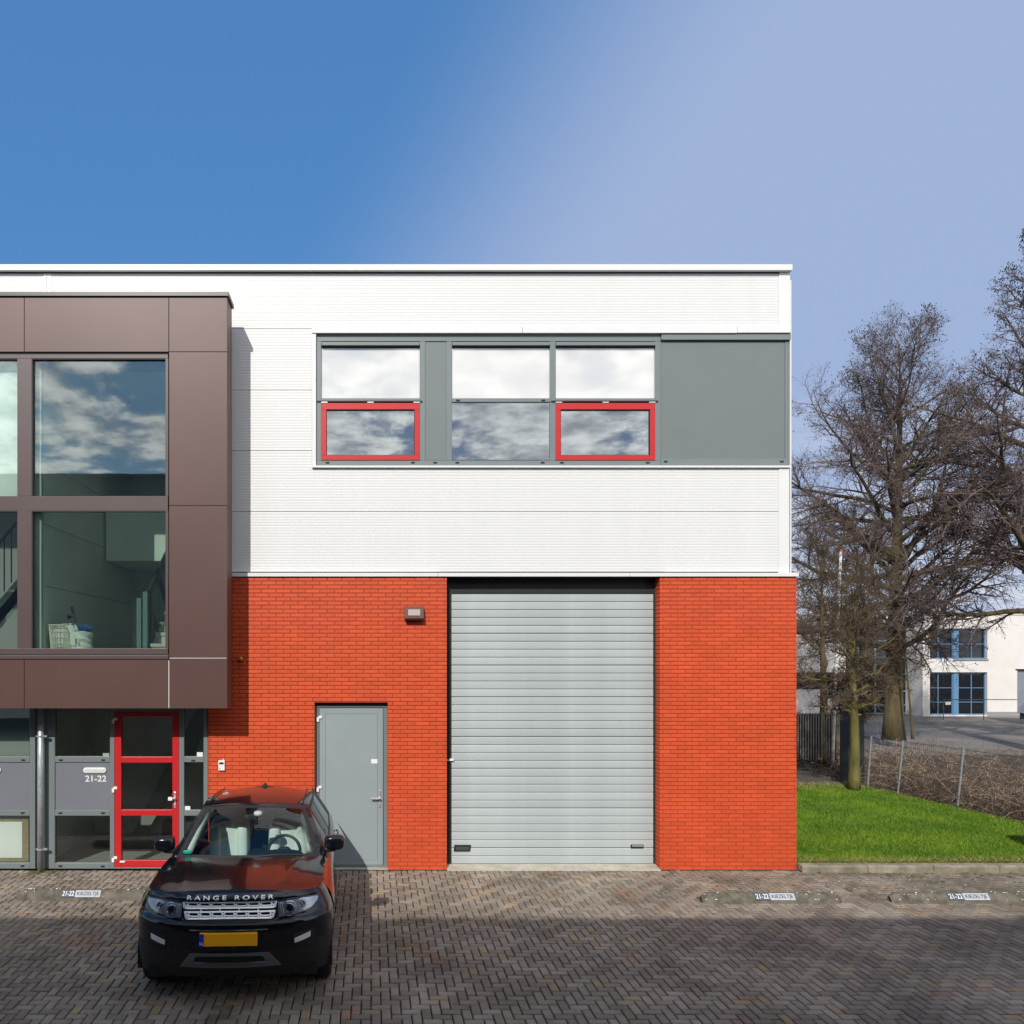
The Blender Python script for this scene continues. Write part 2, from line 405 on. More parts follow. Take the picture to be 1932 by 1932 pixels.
fb(596, 1246.6, 629, 643.7); fb(596, 1246.6, 868.6, 877.6)
for a, b in ((596, 606), (792, 802), (842.6, 852.7), (1037.7, 1048.4), (1236.4, 1246.6)): fb(a, b, 643.9, 868.4)
for a, b in ((606.2, 791.8), (852.9, 1037.5), (1048.6, 1236.2)): fb(a, b, 751.5, 758.4, YF+.003)
WF = WB.build('window_band_frame', M_grey, IND, bevel=.003)
MB().box(PX(802.2, .1), PX(842.4, .1), YF+.014, .15, PZ(868.2, .1), PZ(644, .1)).build('infill_panel', M_greypanel, WF)
mb = MB().box(PX(1247.4, YF), PX(1481.4, YF), YF+.012, .15, PZ(864.4, YF), PZ(644, YF)); mb.build('infill_panel', M_greypanel, WF)
MB().box(PX(1246.9, YF), PX(1490.3, YF), YF-.03, .16, PZ(642.4, YF), PZ(629, YF)).build('top_rail', M_grey, WF, bevel=.003)
MB().box(PX(1247, YF), PX(1488, YF), YF-.006, .16, PZ(877.6, YF), PZ(865, YF)).build('bottom_rail', M_grey, WF, bevel=.003)
MB().box(PX(1482, YF), PX(1488, YF), YF+.006, .16, PZ(864.8, YF), PZ(644, YF)).build('corner_post', M_grey, WF, bevel=.003)
def slot(parent, px, py, y):
    MB().box(PX(px-3.4, y), PX(px+3.4, y), y-.006, y+.004, PZ(py+1.4, y), PZ(py-1.4, y)).build('drain_slot', M_dark, parent)
for px in (618, 779, 821, 862.7, 1024, 1060, 1222): slot(WF, px, 873, YF)
for px in (1256, 1475): slot(WF, px, 871, YF-.006)
for px in (864, 1025): slot(WF, px, 755.5, YF+.003)
def window(x0, x1, red):
    g = MB().box(PX(x0, .12), PX(x1, .12), .118, .124, PZ(751.5, .12), PZ(654, .12))
    g.build('upper_pane', M_opal, WF)
    MB().box(PX(x0+.6, .07), PX(x1-.6, .07), YF-.035, .117, PZ(654, .07)+.015, PZ(646, .07)).build('screen_cassette', M_grey, WF, bevel=.003)
    MB().box(PX(x0, .1), PX(x1, .1), .095, .116, PZ(655.5, .1), PZ(643.9, .1)).build('cassette_gasket', M_black, WF)
    MB().box(PX(x0+2, .2), PX(x1-2, .2), .20, .205, PZ(751, .2), PZ(656, .2)).build('blind', M_blind, WF)
    if red:
        s = MB(); a, b, c, d = x0, x1, 760.2, 868
        yr = YF-.012; bw = 9.6
        s.box(PX(a, yr), PX(b, yr), yr, .13, PZ(c+12.2, yr), PZ(c, yr)).box(PX(a, yr), PX(b, yr), yr, .13, PZ(d, yr), PZ(d-9.5, yr))
        s.box(PX(a, yr), PX(a+bw, yr), yr, .13, PZ(d-9.5, yr)+.0005, PZ(c+12.2, yr)-.0005).box(PX(b-bw, yr), PX(b, yr), yr, .13, PZ(d-9.5, yr)+.0005, PZ(c+12.2, yr)-.0005)
        sh = s.build('red_sash', M_red, WF, bevel=.003)
        MB().box(PX(a+bw-.3, .12), PX(b-bw+.3, .12), .106, .112, PZ(d-9.2, .12), PZ(c+12, .12)).build('pane', M_pane, sh)
        gk = MB()
        for q in ((a+bw, b-bw, c+12.2, c+13.3), (a+bw, b-bw, d-10.3, d-9.5), (a+bw, a+bw+1, c+13.3, d-10.3), (b-bw-1, b-bw, c+13.3, d-10.3)):
            gk.box(PX(q[0], yr), PX(q[1], yr), yr+.012, .105, PZ(q[3], yr), PZ(q[2], yr))
        gk.build('gasket', M_black, sh)
        for h in (x0+6, (x0+x1)/2, x1-6): MB().box(PX(h-6, yr), PX(h+6, yr), yr-.008, yr+.002, PZ(760, yr), PZ(758.2, yr)).build('hinge', M_steel, sh)
        MB().box(PX(x0-9, YF), PX(x1+5, YF), YF-.02, YF+.002, PZ(758.1, YF), PZ(756.4, YF)).build('drip_bar', M_darkcap, WF)
    else:
        MB().box(PX(x0, .12), PX(x1, .12), .112, .118, PZ(868, .12), PZ(759, .12)).build('lower_pane', M_pane, WF)
window(606, 792, True); window(852.7, 1037.7, False); window(1048.4, 1236.4, True)
# dark office behind the band
rm = MB(); X0, X1, Y0, Y1, Z0, Z1 = band_l-.3, band_r-.1, .35, 4.0, band_b-.9, band_t+.25
rm.quad((X0, Y1, Z0), (X1, Y1, Z0), (X1, Y1, Z1), (X0, Y1, Z1)).quad((X0, Y0, Z0), (X0, Y1, Z0), (X0, Y1, Z1), (X0, Y0, Z1)).quad((X1, Y0, Z0), (X1, Y1, Z0), (X1, Y1, Z1), (X1, Y0, Z1))
rm.quad((X0, Y0, Z1), (X1, Y0, Z1), (X1, Y1, Z1), (X0, Y1, Z1)).quad((X0, Y0, Z0), (X1, Y0, Z0), (X1, Y1, Z0), (X0, Y1, Z0))
rm.build('office_room', mat('office_wall', (.10, .10, .10), .9), IND)

# ------------------------------------------------------------------ grey service door
YD = .10
DR = MB()
a, b, c, d = 593.5, 731.4, 1330, 1639
DR.box(PX(a, YD)+.004, PX(601.5, YD), YD, .18, 0.012, PZ(1334.5, YD)).box(PX(723.7, YD), PX(b, YD)-.002, YD, .18, .012, PZ(1334.5, YD)).box(PX(a, YD)+.004, PX(b, YD)-.002, YD-.012, .18, PZ(1334.4, YD), PZ(1330, YD)).box(PX(601.6, YD), PX(723.6, YD), YD+.012, .18, .012, .05)
SD = DR.build('service_door', M_grey, IND, bevel=.003)
MB().box(xDl, xDr, .06, .2, PZ(1329.8, YD), zDoor).build('head_gap', M_black, SD)
lf = MB(); x0, x1, z0, z1 = PX(602.6, YD), PX(722.6, YD), .055, PZ(1335.6, YD)
gx0, gx1, gz0, gz1 = PX(614, YD), PX(712, YD), PZ(1623, YD), PZ(1347, YD)
lf.box(x0, gx0-.003, YD+.006, .16, z0, z1).box(gx1+.003, x1, YD+.006, .16, z0, z1).box(gx0-.003, gx1+.003, YD+.0061, .16, gz1+.003, z1).box(gx0-.003, gx1+.003, YD+.0061, .16, z0, gz0-.003)
LF = lf.build('door_leaf', M_greydoor, SD, bevel=.0015)
MB().box(gx0, gx1, YD+.008, .15, gz0, gz1).build('panel', M_greydoor, LF)
MB().box(x0-.004, x1+.004, YD+.025, .155, z0-.004, z1+.006).build('seal', M_black, LF)
def lever_handle(par, px, py0, py1, lx0, lx1, ly, y):
    h = MB(); h.box(PX(px-1.9, y), PX(px+1.9, y), y-.012, y, PZ(py1, y), PZ(py0, y))
    h.tube([(PX(px, y), y-.012, PZ(ly, y)), (PX(px, y), y-.055, PZ(ly, y))], .010, 10)
    h.tube([(PX(lx1, y), y-.055, PZ(ly, y)), (PX(lx0, y), y-.055, PZ(ly, y))], .0125, 10)
    h.tube([(PX(px, y), y-.016, PZ(py1-6, y)), (PX(px, y), y-.012, PZ(py1-6, y))], .011, 12)
    return h.build('handle', M_steel, par, bevel=.002)
def hinge(par, px, py, y, name='hinge'):
    MB().box(PX(px, y), PX(px+6.5, y), y-.014, y, PZ(py+5, y), PZ(py, y)).box(PX(px-3.2, y), PX(px+1.2, y), y-.020, y, PZ(py+11, y), PZ(py+3, y)).build(name, M_plasticw, par, bevel=.002)
lever_handle(LF, 716.5, 1491, 1523, 700, 718, 1505.5, YD+.006)
hinge(SD, 601, 1350.5, YD); hinge(SD, 600.5, 1482.5, YD)
MB().box(PX(700.3, YD), PX(712, YD), YD+.004, YD+.007, PZ(1440.5, YD), PZ(1432.3, YD)).build('sticker', M_plasticw, LF)
MB().box(xDl, xDr, .02, .20, 0.0, .012).build('threshold', M_conc, SD)

# ------------------------------------------------------------------ roller door
YR = .20
RD = MB()
RD.box(xRl, PX(851.5, YR), YR-.012, .30, .02, PZ(1088, YR)).box(PX(1232.6, YR), xRr+.01, YR-.012, .30, .02, PZ(1088, YR)).box(PX(851.5, YR), PX(1232.6, YR), YR-.008, .30, PZ(1120, YR), PZ(1086, YR))
RDo = RD.build('roller_door', mat('black_door_frame', (.018, .020, .022), .45, var=.1, vs=4), IND)
MB().box(xRl-.1, xRr+.1, .0, YR-.01, zTop-.005, zTop+.06).build('opening_soffit', M_black, RDo)
sx0, sx1 = PX(852, YR), PX(1232.3, YR); zt, zb = PZ(1120.5, YR), PZ(1630.2, YR); ns = 34; sp = (zt-zb)/ns
heavy = {4, 8, 12, 17, 22, 27, 32}
cache_s = {}
for i in range(ns):
    hv = (i+1) in {5, 9, 13, 18, 22, 27, 32}
    g = .0060 if hv else .0024
    if hv not in cache_s:
        mb = MB(); pr = [(.012, g), (.004, g+.004), (.0, g+.010), (-.0015, sp*.5), (.0, sp-.012), (.003, sp-.006), (.012, sp-.001), (.03, sp-.001), (.03, g)]
        mb.prismx(pr, sx0, sx1); o = mb.build('slat', M_roller, RDo); cache_s[hv] = o.data
    else:
        o = bpy.data.objects.new('slat', cache_s[hv]); C.objects.link(o); attach(o, RDo)
    o.location = (0, YR, zt-(i+1)*sp)
MB().box(sx0, sx1, YR+.02, .3, zb, zt).build('slat_backing', mat('door_core', (.10, .105, .105), .7), RDo)
MB().box(sx0, sx1, YR-.004, .3, .045, zb).build('bottom_seal', M_black, RDo)
th = MB(); th.prismx([(-.05, 0), (-.05, .012), (.19, .045), (.32, .045), (.32, 0)], xRl+.003, xRr-.003)
MB_th = th.build('threshold', M_conc, RDo)
hl = MB(); y = YR-.006
hl.prism([(PX(856, y), PZ(1606, y)), (PX(887, y), PZ(1606, y)), (PX(888.5, y), PZ(1594, y)), (PX(857.5, y), PZ(1594, y))], y-.012, y+.01)
HL = hl.build('recessed_handle', M_black, RDo, bevel=.003)
MB().prism([(PX(860, y), PZ(1603.5, y)), (PX(884.5, y), PZ(1603.5, y)), (PX(885.5, y), PZ(1597, y)), (PX(861, y), PZ(1597, y))], y-.0135, y-.0125).build('grip', mat('dark_grip', (.06, .06, .06), .4), HL)
hr = MB().box(PX(1190, y), PX(1214, y), y-.010, y+.01, PZ(1600, y), PZ(1593.5, y)).build('latch', M_black, RDo, bevel=.004)
MB().box(PX(1192, y), PX(1212.5, y), y-.016, y-.010, PZ(1597, y), PZ(1594.3, y)).build('latch_bar', M_steel, hr)
MB().box(PX(848, y), PX(856, y), y-.03, y-.008, PZ(1435, y), PZ(1431, y)).box(PX(841.5, y), PX(848, y), y-.012, y-.008, PZ(1435, y), PZ(1433, y)).build('sensor', M_plasticw, RDo)

# ------------------------------------------------------------------ things on the wall
L = thing('wall_lamp', 'square brown bulkhead lamp high on the orange brick beside the roller door', 'lamp', (PX(782), 0, PZ(1157)))
y = -.11
MB().prismx([(.0, PZ(1144, 0)), (-.085, PZ(1144.5, -.1)), (-.115, PZ(1166.5, -.1)), (-.10, PZ(1169.5, -.1)), (0, PZ(1170, 0))], PX(763.6, y), PX(800, y)).build('housing', M_lampbrown, L, bevel=.008)
hs = MB(); hs.quad((PX(770.5, -.1), -.1005, PZ(1150, -.1)), (PX(792.5, -.1), -.1005, PZ(1150, -.1)), (PX(792.5, -.1), -.1175, PZ(1162, -.1)), (PX(770.5, -.1), -.1175, PZ(1162, -.1)))
hs.v = [(x, yy-.001, z) for x, yy, z in hs.v]
MB().prismx([(-.094, PZ(1149.5, -.1)), (-.108, PZ(1162.5, -.1)), (-.122, PZ(1161.5, -.1)), (-.106, PZ(1150.5, -.1))], PX(770, y), PX(793, y)).build('glass_front', M_lampglass, L, bevel=.004)
bcn = thing('alarm_beacon', 'small round amber beacon on shaded brick beside the brown bay', 'beacon', (PX(455), 0, PZ(1243)))
MB().lathe([(0, -.075), (.02, -.075), (.034, -.062), (.037, -.02), (.037, -.012), (0, -.012)], (PX(455), 0, PZ(1243)), 'y', 20).build('lens', M_amber, bcn, smooth=True)
MB().lathe([(.044, -.012), (.044, .01)], (PX(455), 0, PZ(1243)), 'y', 20).build('base_ring', M_lampbrown, bcn)
ic = thing('intercom', 'small white keypad box on the brick wall right of the entrance', 'intercom', (PX(418.5), 0, PZ(1453)))
MB().box(PX(412.6), PX(424.6), -.035, .005, PZ(1453.3), PZ(1434.5)).build('case', M_plasticw, ic, bevel=.006)
MB().box(PX(414.6), PX(422.6), -.037, -.03, PZ(1441.5), PZ(1437.5)).build('display', M_black, ic)
MB().box(PX(415), PX(416.6), -.037, -.03, PZ(1450.5), PZ(1448.8)).build('button', M_dark, ic)
MB().tube([(PX(421.5), -.01, PZ(1434.6)), (PX(421.5), -.01, PZ(1431.5))], .008, 8).build('cable_stub', M_plasticw, ic)

# ------------------------------------------------------------------ entrance glazing at the ground floor
YE = .02
EN = MB()
def eb(x0, x1, y0, y1, yf=YE, yb=.10): EN.box(PX(x0, yf), PX(x1, yf), yf, yb, PZ(y1, yf), PZ(y0, yf))
XLE = -760
TOPE = 1315
for a, b in ((56, 66.2), (88, 103.2), (207.4, 215.4), (337.7, 347), (384, 392.2)): eb(a, b, TOPE, 1639)
for a, b in ((103.4, 207.2), (347.2, 383.8), (XLE, 55.8)):
    eb(a, b, 1427.5, 1438, YE+.002); eb(a, b, 1528.5, 1539, YE+.002); eb(a, b, 1628.5, 1639, YE+.002)
eb(215.6, 337.5, 1636.6, 1639, YE+.004); eb(215.6, 337.5, TOPE, 1343, YE+.004)
ENo = EN.build('entrance_frame', M_grey, IND, bevel=.003)
MB().box(PX(66.4, YE), PX(87.8, YE), YE+.04, .1, 0, PZ(TOPE, YE)).build('backing_strip', M_grey, ENo)
eg = MB()
for a, b in ((103, 207.6), (346.8, 384.2), (XLE, 56.2)):
    MB().box(PX(a, .06), PX(b, .06), .058, .064, PZ(1428, .06), PZ(TOPE, .06)).build('pane', M_entglass, ENo)
    MB().box(PX(a, .06), PX(b, .06), .058, .064, PZ(1629, .06), PZ(1538.5, .06)).build('pane', M_entglass, ENo)
for a, b in ((103.4, 207.2), (XLE, 55.8)):
    MB().box(PX(a, YE), PX(b, YE), YE+.018, .07, PZ(1528.3, YE), PZ(1438.2, YE)).build('infill_panel', M_bluegrey, ENo)
MB().box(PX(346.8, .06), PX(384.2, .06), .058, .064, PZ(1528.8, .06), PZ(1437.7, .06)).build('pane', M_entglass, ENo)
for px in (59, 152): pass
for px, py in ((44, 1434), (115, 1434), (195, 1434), (43, 1533.8), (114, 1534), (194.5, 1534), (42.5, 1633.8), (114, 1634), (194, 1634.5), (364.5, 1435)): slot(ENo, px, py, YE+.002)
def letterbox(px0, px1, py0, py1):
    y = YE+.018; r = (PZ(py0, y)-PZ(py1, y))/2
    pts = []
    for cxx, s in ((PX(px0, y)+r, 1), (PX(px1, y)-r, -1)):
        for k in range(9):
            t = math.pi/2*s+math.pi*k/8 if s == 1 else -math.pi/2+math.pi*k/8
            pts.append((cxx+r*math.cos(t), (PZ(py0, y)+PZ(py1, y))/2+r*math.sin(t)))
    o = MB().prism(pts, y-.02, y).build('letterbox', M_plasticw, ENo, bevel=.004)
    MB().box(PX(px0+3, y), PX(px1-3, y), y-.024, y-.018, PZ(py1-2, y), PZ(py0+2.4, y)).build('flap', mat('letterbox_flap', (.62, .63, .64), .4), o, bevel=.002)
letterbox(157.5, 201, 1448, 1458); letterbox(-42, 2.6, 1447.5, 1458)
text_on_wall('house_number', '21-22', PX(180, YE), PZ(1470, YE), YE+.0165, .13, M_plasticw, ENo, bold=.0018, width=PX(200)-PX(160))
MB().box(PX(194, .05), PX(206, .05), .05, .056, PZ(1427, .05), PZ(1421, .05)).build('sticker', mat('grey_sticker', (.3, .36, .35), .5), ENo)
MB().box(PX(371.5, .05), PX(382.6, .05), .05, .056, PZ(1427, .05), PZ(1419.3, .05)).build('sticker', M_plasticw, ENo)
MB().box(PX(346.8, .05), PX(358.8, .05), .05, .056, PZ(1528, .05), PZ(1521, .05)).build('sticker', M_plasticw, ENo)
# red entrance door
d = MB(); y = YE-.004
def rb(x0, x1, y0, y1, yy=y): d.box(PX(x0, yy), PX(x1, yy), yy, .09, PZ(y1, yy), PZ(y0, yy))
rb(215.8, 228.6, 1343.5, 1636); rb(325.2, 337.3, 1343.5, 1636)
for a, b in ((1343.5, 1352), (1428, 1439), (1528, 1539), (1623.5, 1636)): rb(228.7, 325.1, a, b, y+.002)
ED = d.build('entrance_door', M_red, IND, bevel=.003)
for a, b in ((1351.5, 1428.5), (1438.5, 1528.5), (1538.5, 1624)): MB().box(PX(228, .05), PX(325.8, .05), .048, .054, PZ(b, .05), PZ(a, .05)).build('pane', M_entglass, ED)
lever_handle(ED, 330.3, 1494, 1524, 319.5, 332, 1505.5, y)
MB().box(PX(319.3, y), PX(327, y), y-.07, y-.055, PZ(1509, y), PZ(1502.5, y)).build('handle_grip', M_plasticw, ED, bevel=.003)
for py in (1354, 1484, 1615.5): hinge(ED, 214.8, py, y)
MB().box(PX(226.5, y), PX(236, y), y-.012, y, PZ(1627, y), PZ(1624, y)).build('door_stop', M_plasticw, ED)
# downpipe
dp = MB(); x = PX(77.2, -.07); dp.tube([(x, -.07, 2.75), (x, -.07, .02)], .047, 16)
DPo = dp.build('downpipe', M_zinc, IND, smooth=True)
for py in (1389, 1602):
    z = PZ(py, -.07); MB().lathe([(.049, -.012), (.053, -.012), (.053, .012), (.049, .012)], (x, -.07, z), 'z', 16).box(x+.045, x+.095, -.085, -.055, z-.014, z+.014).box(x-.075, x-.045, -.08, -.06, z-.01, z+.01).build('pipe_clamp', M_steel, DPo)
# notice board in the left pane
nb = thing('notice_board', 'white notice board with a brown taped edge inside the lower left pane', 'board', (PX(20, .1), .1, PZ(1628)))
MB().box(PX(-60, .1), PX(54, .1), .095, .105, PZ(1625, .1), PZ(1545, .1)).build('backing', M_ply, nb)
MB().box(PX(-58, .1), PX(42.5, .1), .088, .0945, PZ(1618, .1), PZ(1550, .1)).build('sheet', M_paper, nb)

# ------------------------------------------------------------------ interiors (stair hall, entrance)
GX0, GX1 = PX(79, -.42), -1.0
hall = MB(); z0, z1 = 2.6, 8.4
def groove_wall(mb, x, ya, yb, za, zb, lines):
    zs = [za]+lines+[zb]
    for a, b in zip(zs[:-1], zs[1:]): mb.box(x-.03, x, ya, yb, a+.008, b-.008)
    mb.box(x-.06, x-.028, ya, yb, za, zb)
groove_wall(hall, GX0, -.35, 3.8, z0, z1, [4.33, 5.25, 6.17, 6.95, 7.6])
hall.box(GX0, GX1, 3.75, 3.8, z0, z1).box(GX1, GX1+.05, .36, 3.8, z0, z1).box(GX0, GX1, .36, 3.8, z1, z1+.05).box(GX0, -2.62, -.35, .36, z1, z1+.05)
hall.build('stair_hall_wall', M_inner, IND)
MB().box(-9, -2.62, -.30, .35, 3.05, 3.30).box(-9, GX1, .35, 3.8, 3.05, 3.30).build('floor_slab', M_tile, IND)
MB().box(PX(200, 2.12), GX1, 2.12, 3.74, PZ(1058, 2.12), 6.2).build('landing', M_inner, IND)
MB().box(PX(61, -.42), PX(79, -.42), -.44, -.38, 3.3, 8.35).build('column', mat('pale_column', (.5, .55, .51), .7), IND)
stp = MB(); sx0s, sx1s = -3.42, -2.2
for k in range(9):
    z = 3.30+.18*(k+1); yy = .12+.25*k
    stp.box(sx0s, sx1s, yy, yy+.28, z-.05, z).box(sx0s+.02, sx1s, yy+.02, yy+.05, z-.18, z-.05)
STo = stp.build('staircase', mat('pale_step', (.62, .64, .56), .7), IND)
rl = MB(); y0r, z0r = .10, 3.30
for k in range(30):
    t = k/29; yy = .15+2.2*t; zz_ = 3.35+2.2*.72*t
    rl.tube([(sx0s-.03, yy, zz_), (sx0s-.03, yy, zz_+.95)], .009, 5)
rl.tube([(sx0s-.03, .1, 4.28), (sx0s-.03, 2.4, 5.95)], .03, 8).box(sx0s-.05, sx0s-.01, .1, 2.4, 3.30, 3.32)
rl.build('railing', M_rail, STo)
for xx, yy, hh in ((sx0s-.06, .08, .98), (sx0s-.17, .12, .88)): MB().box(xx-.035, xx+.035, yy-.03, yy+.03, 3.30, 3.30+hh).build('newel_post', M_newel, STo)
# next-door stair hall, seen through the narrow pane on the left
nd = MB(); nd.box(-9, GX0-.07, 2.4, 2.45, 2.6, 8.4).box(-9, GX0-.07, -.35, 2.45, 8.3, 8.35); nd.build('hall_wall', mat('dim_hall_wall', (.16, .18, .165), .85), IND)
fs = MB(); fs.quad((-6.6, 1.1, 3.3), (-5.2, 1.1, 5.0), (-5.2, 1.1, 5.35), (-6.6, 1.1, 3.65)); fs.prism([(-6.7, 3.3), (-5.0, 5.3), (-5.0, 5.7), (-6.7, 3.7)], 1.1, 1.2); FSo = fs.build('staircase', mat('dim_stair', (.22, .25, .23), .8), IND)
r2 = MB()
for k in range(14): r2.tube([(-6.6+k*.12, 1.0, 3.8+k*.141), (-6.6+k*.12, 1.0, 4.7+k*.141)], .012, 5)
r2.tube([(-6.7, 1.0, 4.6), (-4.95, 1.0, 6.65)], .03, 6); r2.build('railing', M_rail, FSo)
# entrance hall
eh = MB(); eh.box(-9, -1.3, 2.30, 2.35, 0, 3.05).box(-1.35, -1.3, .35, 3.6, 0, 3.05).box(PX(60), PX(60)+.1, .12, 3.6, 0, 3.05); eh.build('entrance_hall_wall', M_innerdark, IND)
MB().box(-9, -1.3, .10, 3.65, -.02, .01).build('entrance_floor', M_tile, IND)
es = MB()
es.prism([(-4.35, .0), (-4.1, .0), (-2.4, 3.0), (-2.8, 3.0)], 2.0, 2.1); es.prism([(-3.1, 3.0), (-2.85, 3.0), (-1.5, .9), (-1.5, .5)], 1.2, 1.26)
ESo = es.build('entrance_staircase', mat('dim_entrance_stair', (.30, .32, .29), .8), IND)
r3 = MB()
for k in range(11): r3.tube([(-3.0+k*.13, 1.1, 2.95-k*.205), (-3.0+k*.13, 1.1, 3.4-k*.205 if k > 2 else 3.0)], .012, 5)
for o_ in (0, .16): r3.tube([(-3.1+o_, 1.1, 3.0), (-1.55+o_, 1.1, .55)], .024, 6)
r3.build('railing', M_rail, ESo)
MB().box(-3.6, -1.8, 1.4, 2.3, .01, .42).box(-4.4, -2.9, 1.2, 1.3, .01, .2).build('hall_bench', M_rail, IND)
MB().box(PX(XLE, .1), PX(55, .1), .11, .115, PZ(1426, .1), PZ(1355, .1)).build('blind', mat('grey_blind', (.30, .34, .31), .8), ENo)

# ------------------------------------------------------------------ brown projecting bay
YB = -.60
BX1 = PX(428.5, YB); BXL = -9.0
BAY = MB().box(BXL, BX1-.01, YB+.06, YB+.10, PZ(664, YB)+.0, PZ(562, YB)).box(BXL, BX1-.01, YB+.06, YB+.10, PZ(1336, YB), PZ(1246, YB)).box(PX(320, YB), BX1-.01, YB+.06, YB+.10, PZ(1246, YB), PZ(664, YB))
BAYo = BAY.build('bay_carcass', M_black, IND)
def bp(x0, x1, y0, y1, dy=0): return MB().box(x0, x1, YB+dy, YB+.05, PZ(y1, YB), PZ(y0, YB)).build('panel', M_brown, BAYo, bevel=.002)
gx = .004
xs = [BXL, PX(-330, YB), PX(45.7, YB), PX(318.5, YB)]
for a, b in zip(xs[:-1], xs[1:]): bp(a+gx, b-gx, 561.5, 663.5)
for a, b in zip(xs[:-1], xs[1:]): bp(a+gx, b-gx, 1243.6, 1336.5)
cx0 = PX(318.5, YB)+gx
for a, b in ((561.5, 663.2), (664.2, 953.4), (954.4, 1241.2), (1242.2, 1336.5)): bp(cx0, BX1, a, b)
# thin white strips painting a highlight along two panel joints
MB().box(PX(318, YB), PX(319.2, YB), YB-.001, YB+.01, PZ(1336, YB), PZ(1246, YB)).build('joint_highlight', M_whitetrim, BAYo)
MB().box(PX(320, YB), PX(427.5, YB), YB-.001, YB+.01, PZ(1242.1, YB), PZ(1241.2, YB)).build('joint_highlight', M_whitetrim, BAYo)
# side, soffit, top, capping
for a, b in ((561.5, 663.2), (664.2, 953.4), (954.4, 1241.2), (1242.2, 1336.5)):
    MB().box(BX1-.02, BX1-.001, YB+.052, YB+.37, PZ(b, YB), PZ(a, YB)).build('side_panel', M_brown, BAYo)
MB().box(BXL, BX1-.03, YB+.11, YB+.36, PZ(1336, YB), PZ(1330, YB)).build('soffit', M_brown, BAYo)
MB().box(BXL, BX1-.35, YB+.36, .06, PZ(1330, YB), PZ(1326, YB)).build('rear_soffit', M_grey, BAYo)
MB().box(BXL, BX1-.02, YB+.11, YB+.36, PZ(575, YB), PZ(562, YB)).build('top_deck', M_darkcap, BAYo)
MB().box(BXL, BX1-.40, YB+.36, .05, PZ(670, YB), PZ(640, YB)).build('rear_roof', M_darkcap, BAYo)
MB().box(BX1-.40, BX1-.36, YB+.36, .05, PZ(1330, YB), PZ(640, YB)).build('rear_side_wall', M_whitetrim, BAYo)
MB().box(BXL, BX1+.03, YB-.025, YB+.39, PZ(559.8, YB), PZ(552, YB)).build('capping', M_darkcap, BAYo, bevel=.004)
MB().box(BXL, BX1, YB+.01, YB+.37, PZ(561.6, YB), PZ(559.9, YB)).build('capping_joint', M_black, BAYo)
# frame
YG = YB+.03
fr = MB()
def gb(x0, x1, y0, y1, yy=YG): fr.box(PX(x0, yy), PX(x1, yy), yy, YB+.12, PZ(y1, yy), PZ(y0, yy))
gb(-460, 317, 666, 676); gb(-460, 317, 936, 963.8, YG+.001); gb(-460, 317, 1223.3, 1234.5)
for a, b in ((32.5, 59.8), (312, 317.6), (-200, -175)): gb(a, b, 676.1, 935.9, YG-.001); gb(a, b, 963.9, 1223.2, YG-.001)
FRo = fr.build('bay_frame', M_brownframe, BAYo, bevel=.003)
MB().box(PX(-460, YB), PX(318, YB), YB-.015, YB+.1, PZ(1243.3, YB), PZ(1236.4, YB)).build('sill', M_brownframe, BAYo, bevel=.003)
MB().box(PX(-460, YB), PX(318, YB), YB+.02, YB+.1, PZ(1236.4, YB), PZ(1234.6, YB)).build('sill_joint', M_black, BAYo)
MB().box(PX(-460, YB), PX(318, YB), YB+.02, YB+.1, PZ(666, YB), PZ(664.2, YB)).build('head_joint', M_black, BAYo)
for a, b in ((59.5, 312.3), (-175, 33)):
    for c, d_ in ((675.7, 936.3), (963.5, 1223.6)):
        MB().box(PX(a, YB+.08), PX(b, YB+.08), YB+.075, YB+.081, PZ(d_, YB+.08), PZ(c, YB+.08)).build('pane', M_bayglass, BAYo)
        gk = MB()
        gk.box(PX(a+.3, YG), PX(a+1.8, YG), YG+.004, YB+.074, PZ(d_-.4, YG), PZ(c+.4, YG)).box(PX(a+1.8, YG), PX(b-.4, YG), YG+.004, YB+.074, PZ(c+2, YG), PZ(c+.4, YG))
        gk.build('gasket', M_black, FRo)
MB().box(PX(-175, -.4), PX(33, -.4), -.40, -.395, PZ(945, -.4), PZ(672, -.4)).build('blind', M_blind, BAYo)
# things on the bay sill
yb_ = -.25; zs_ = 3.30
def at_bay(px): return PX(px, yb_)
SILL = MB().box(-9, -2.62, YB+.12, -.05, 3.25, 3.385).build('window_board', M_tile, IND)
zs_ = 3.386
bk = thing('basket', 'cream wicker basket with a white cloth over its rim behind the bay glass', 'basket', (at_bay(118), yb_, zs_))
kx = at_bay(118); mb = MB()
w0, w1, hB = .155, .185, .36
for k in range(44):
    a = 2*math.pi*k/44; ca, sa = math.copysign(abs(math.cos(a))**.6, math.cos(a)), math.copysign(abs(math.sin(a))**.6, math.sin(a))
    mb.tube([(kx+w0*ca, yb_+.10*sa, zs_), (kx+w1*ca, yb_+.12*sa, zs_+hB)], .0055, 4)
bko = mb.build('woven_side', M_wicker, bk)
for hz_, ww in ((0.005, w0), (.09, .162), (.18, .17), (.27, .178), (hB, w1+.005)):
    pts = []
    for k in range(29):
        a = 2*math.pi*k/28; pts.append((kx+ww*math.copysign(abs(math.cos(a))**.6, math.cos(a)), yb_+ww*.65*math.copysign(abs(math.sin(a))**.6, math.sin(a)), zs_+hz_))
    MB().tube(pts, .011 if hz_ == hB else .005, 6, False).build('rim' if hz_ == hB else 'hoop', M_wicker, bk)
MB().sellip((kx, yb_, zs_+.17), (.14, .09, .165), .5).build('lining', M_cloth, bk, smooth=True)
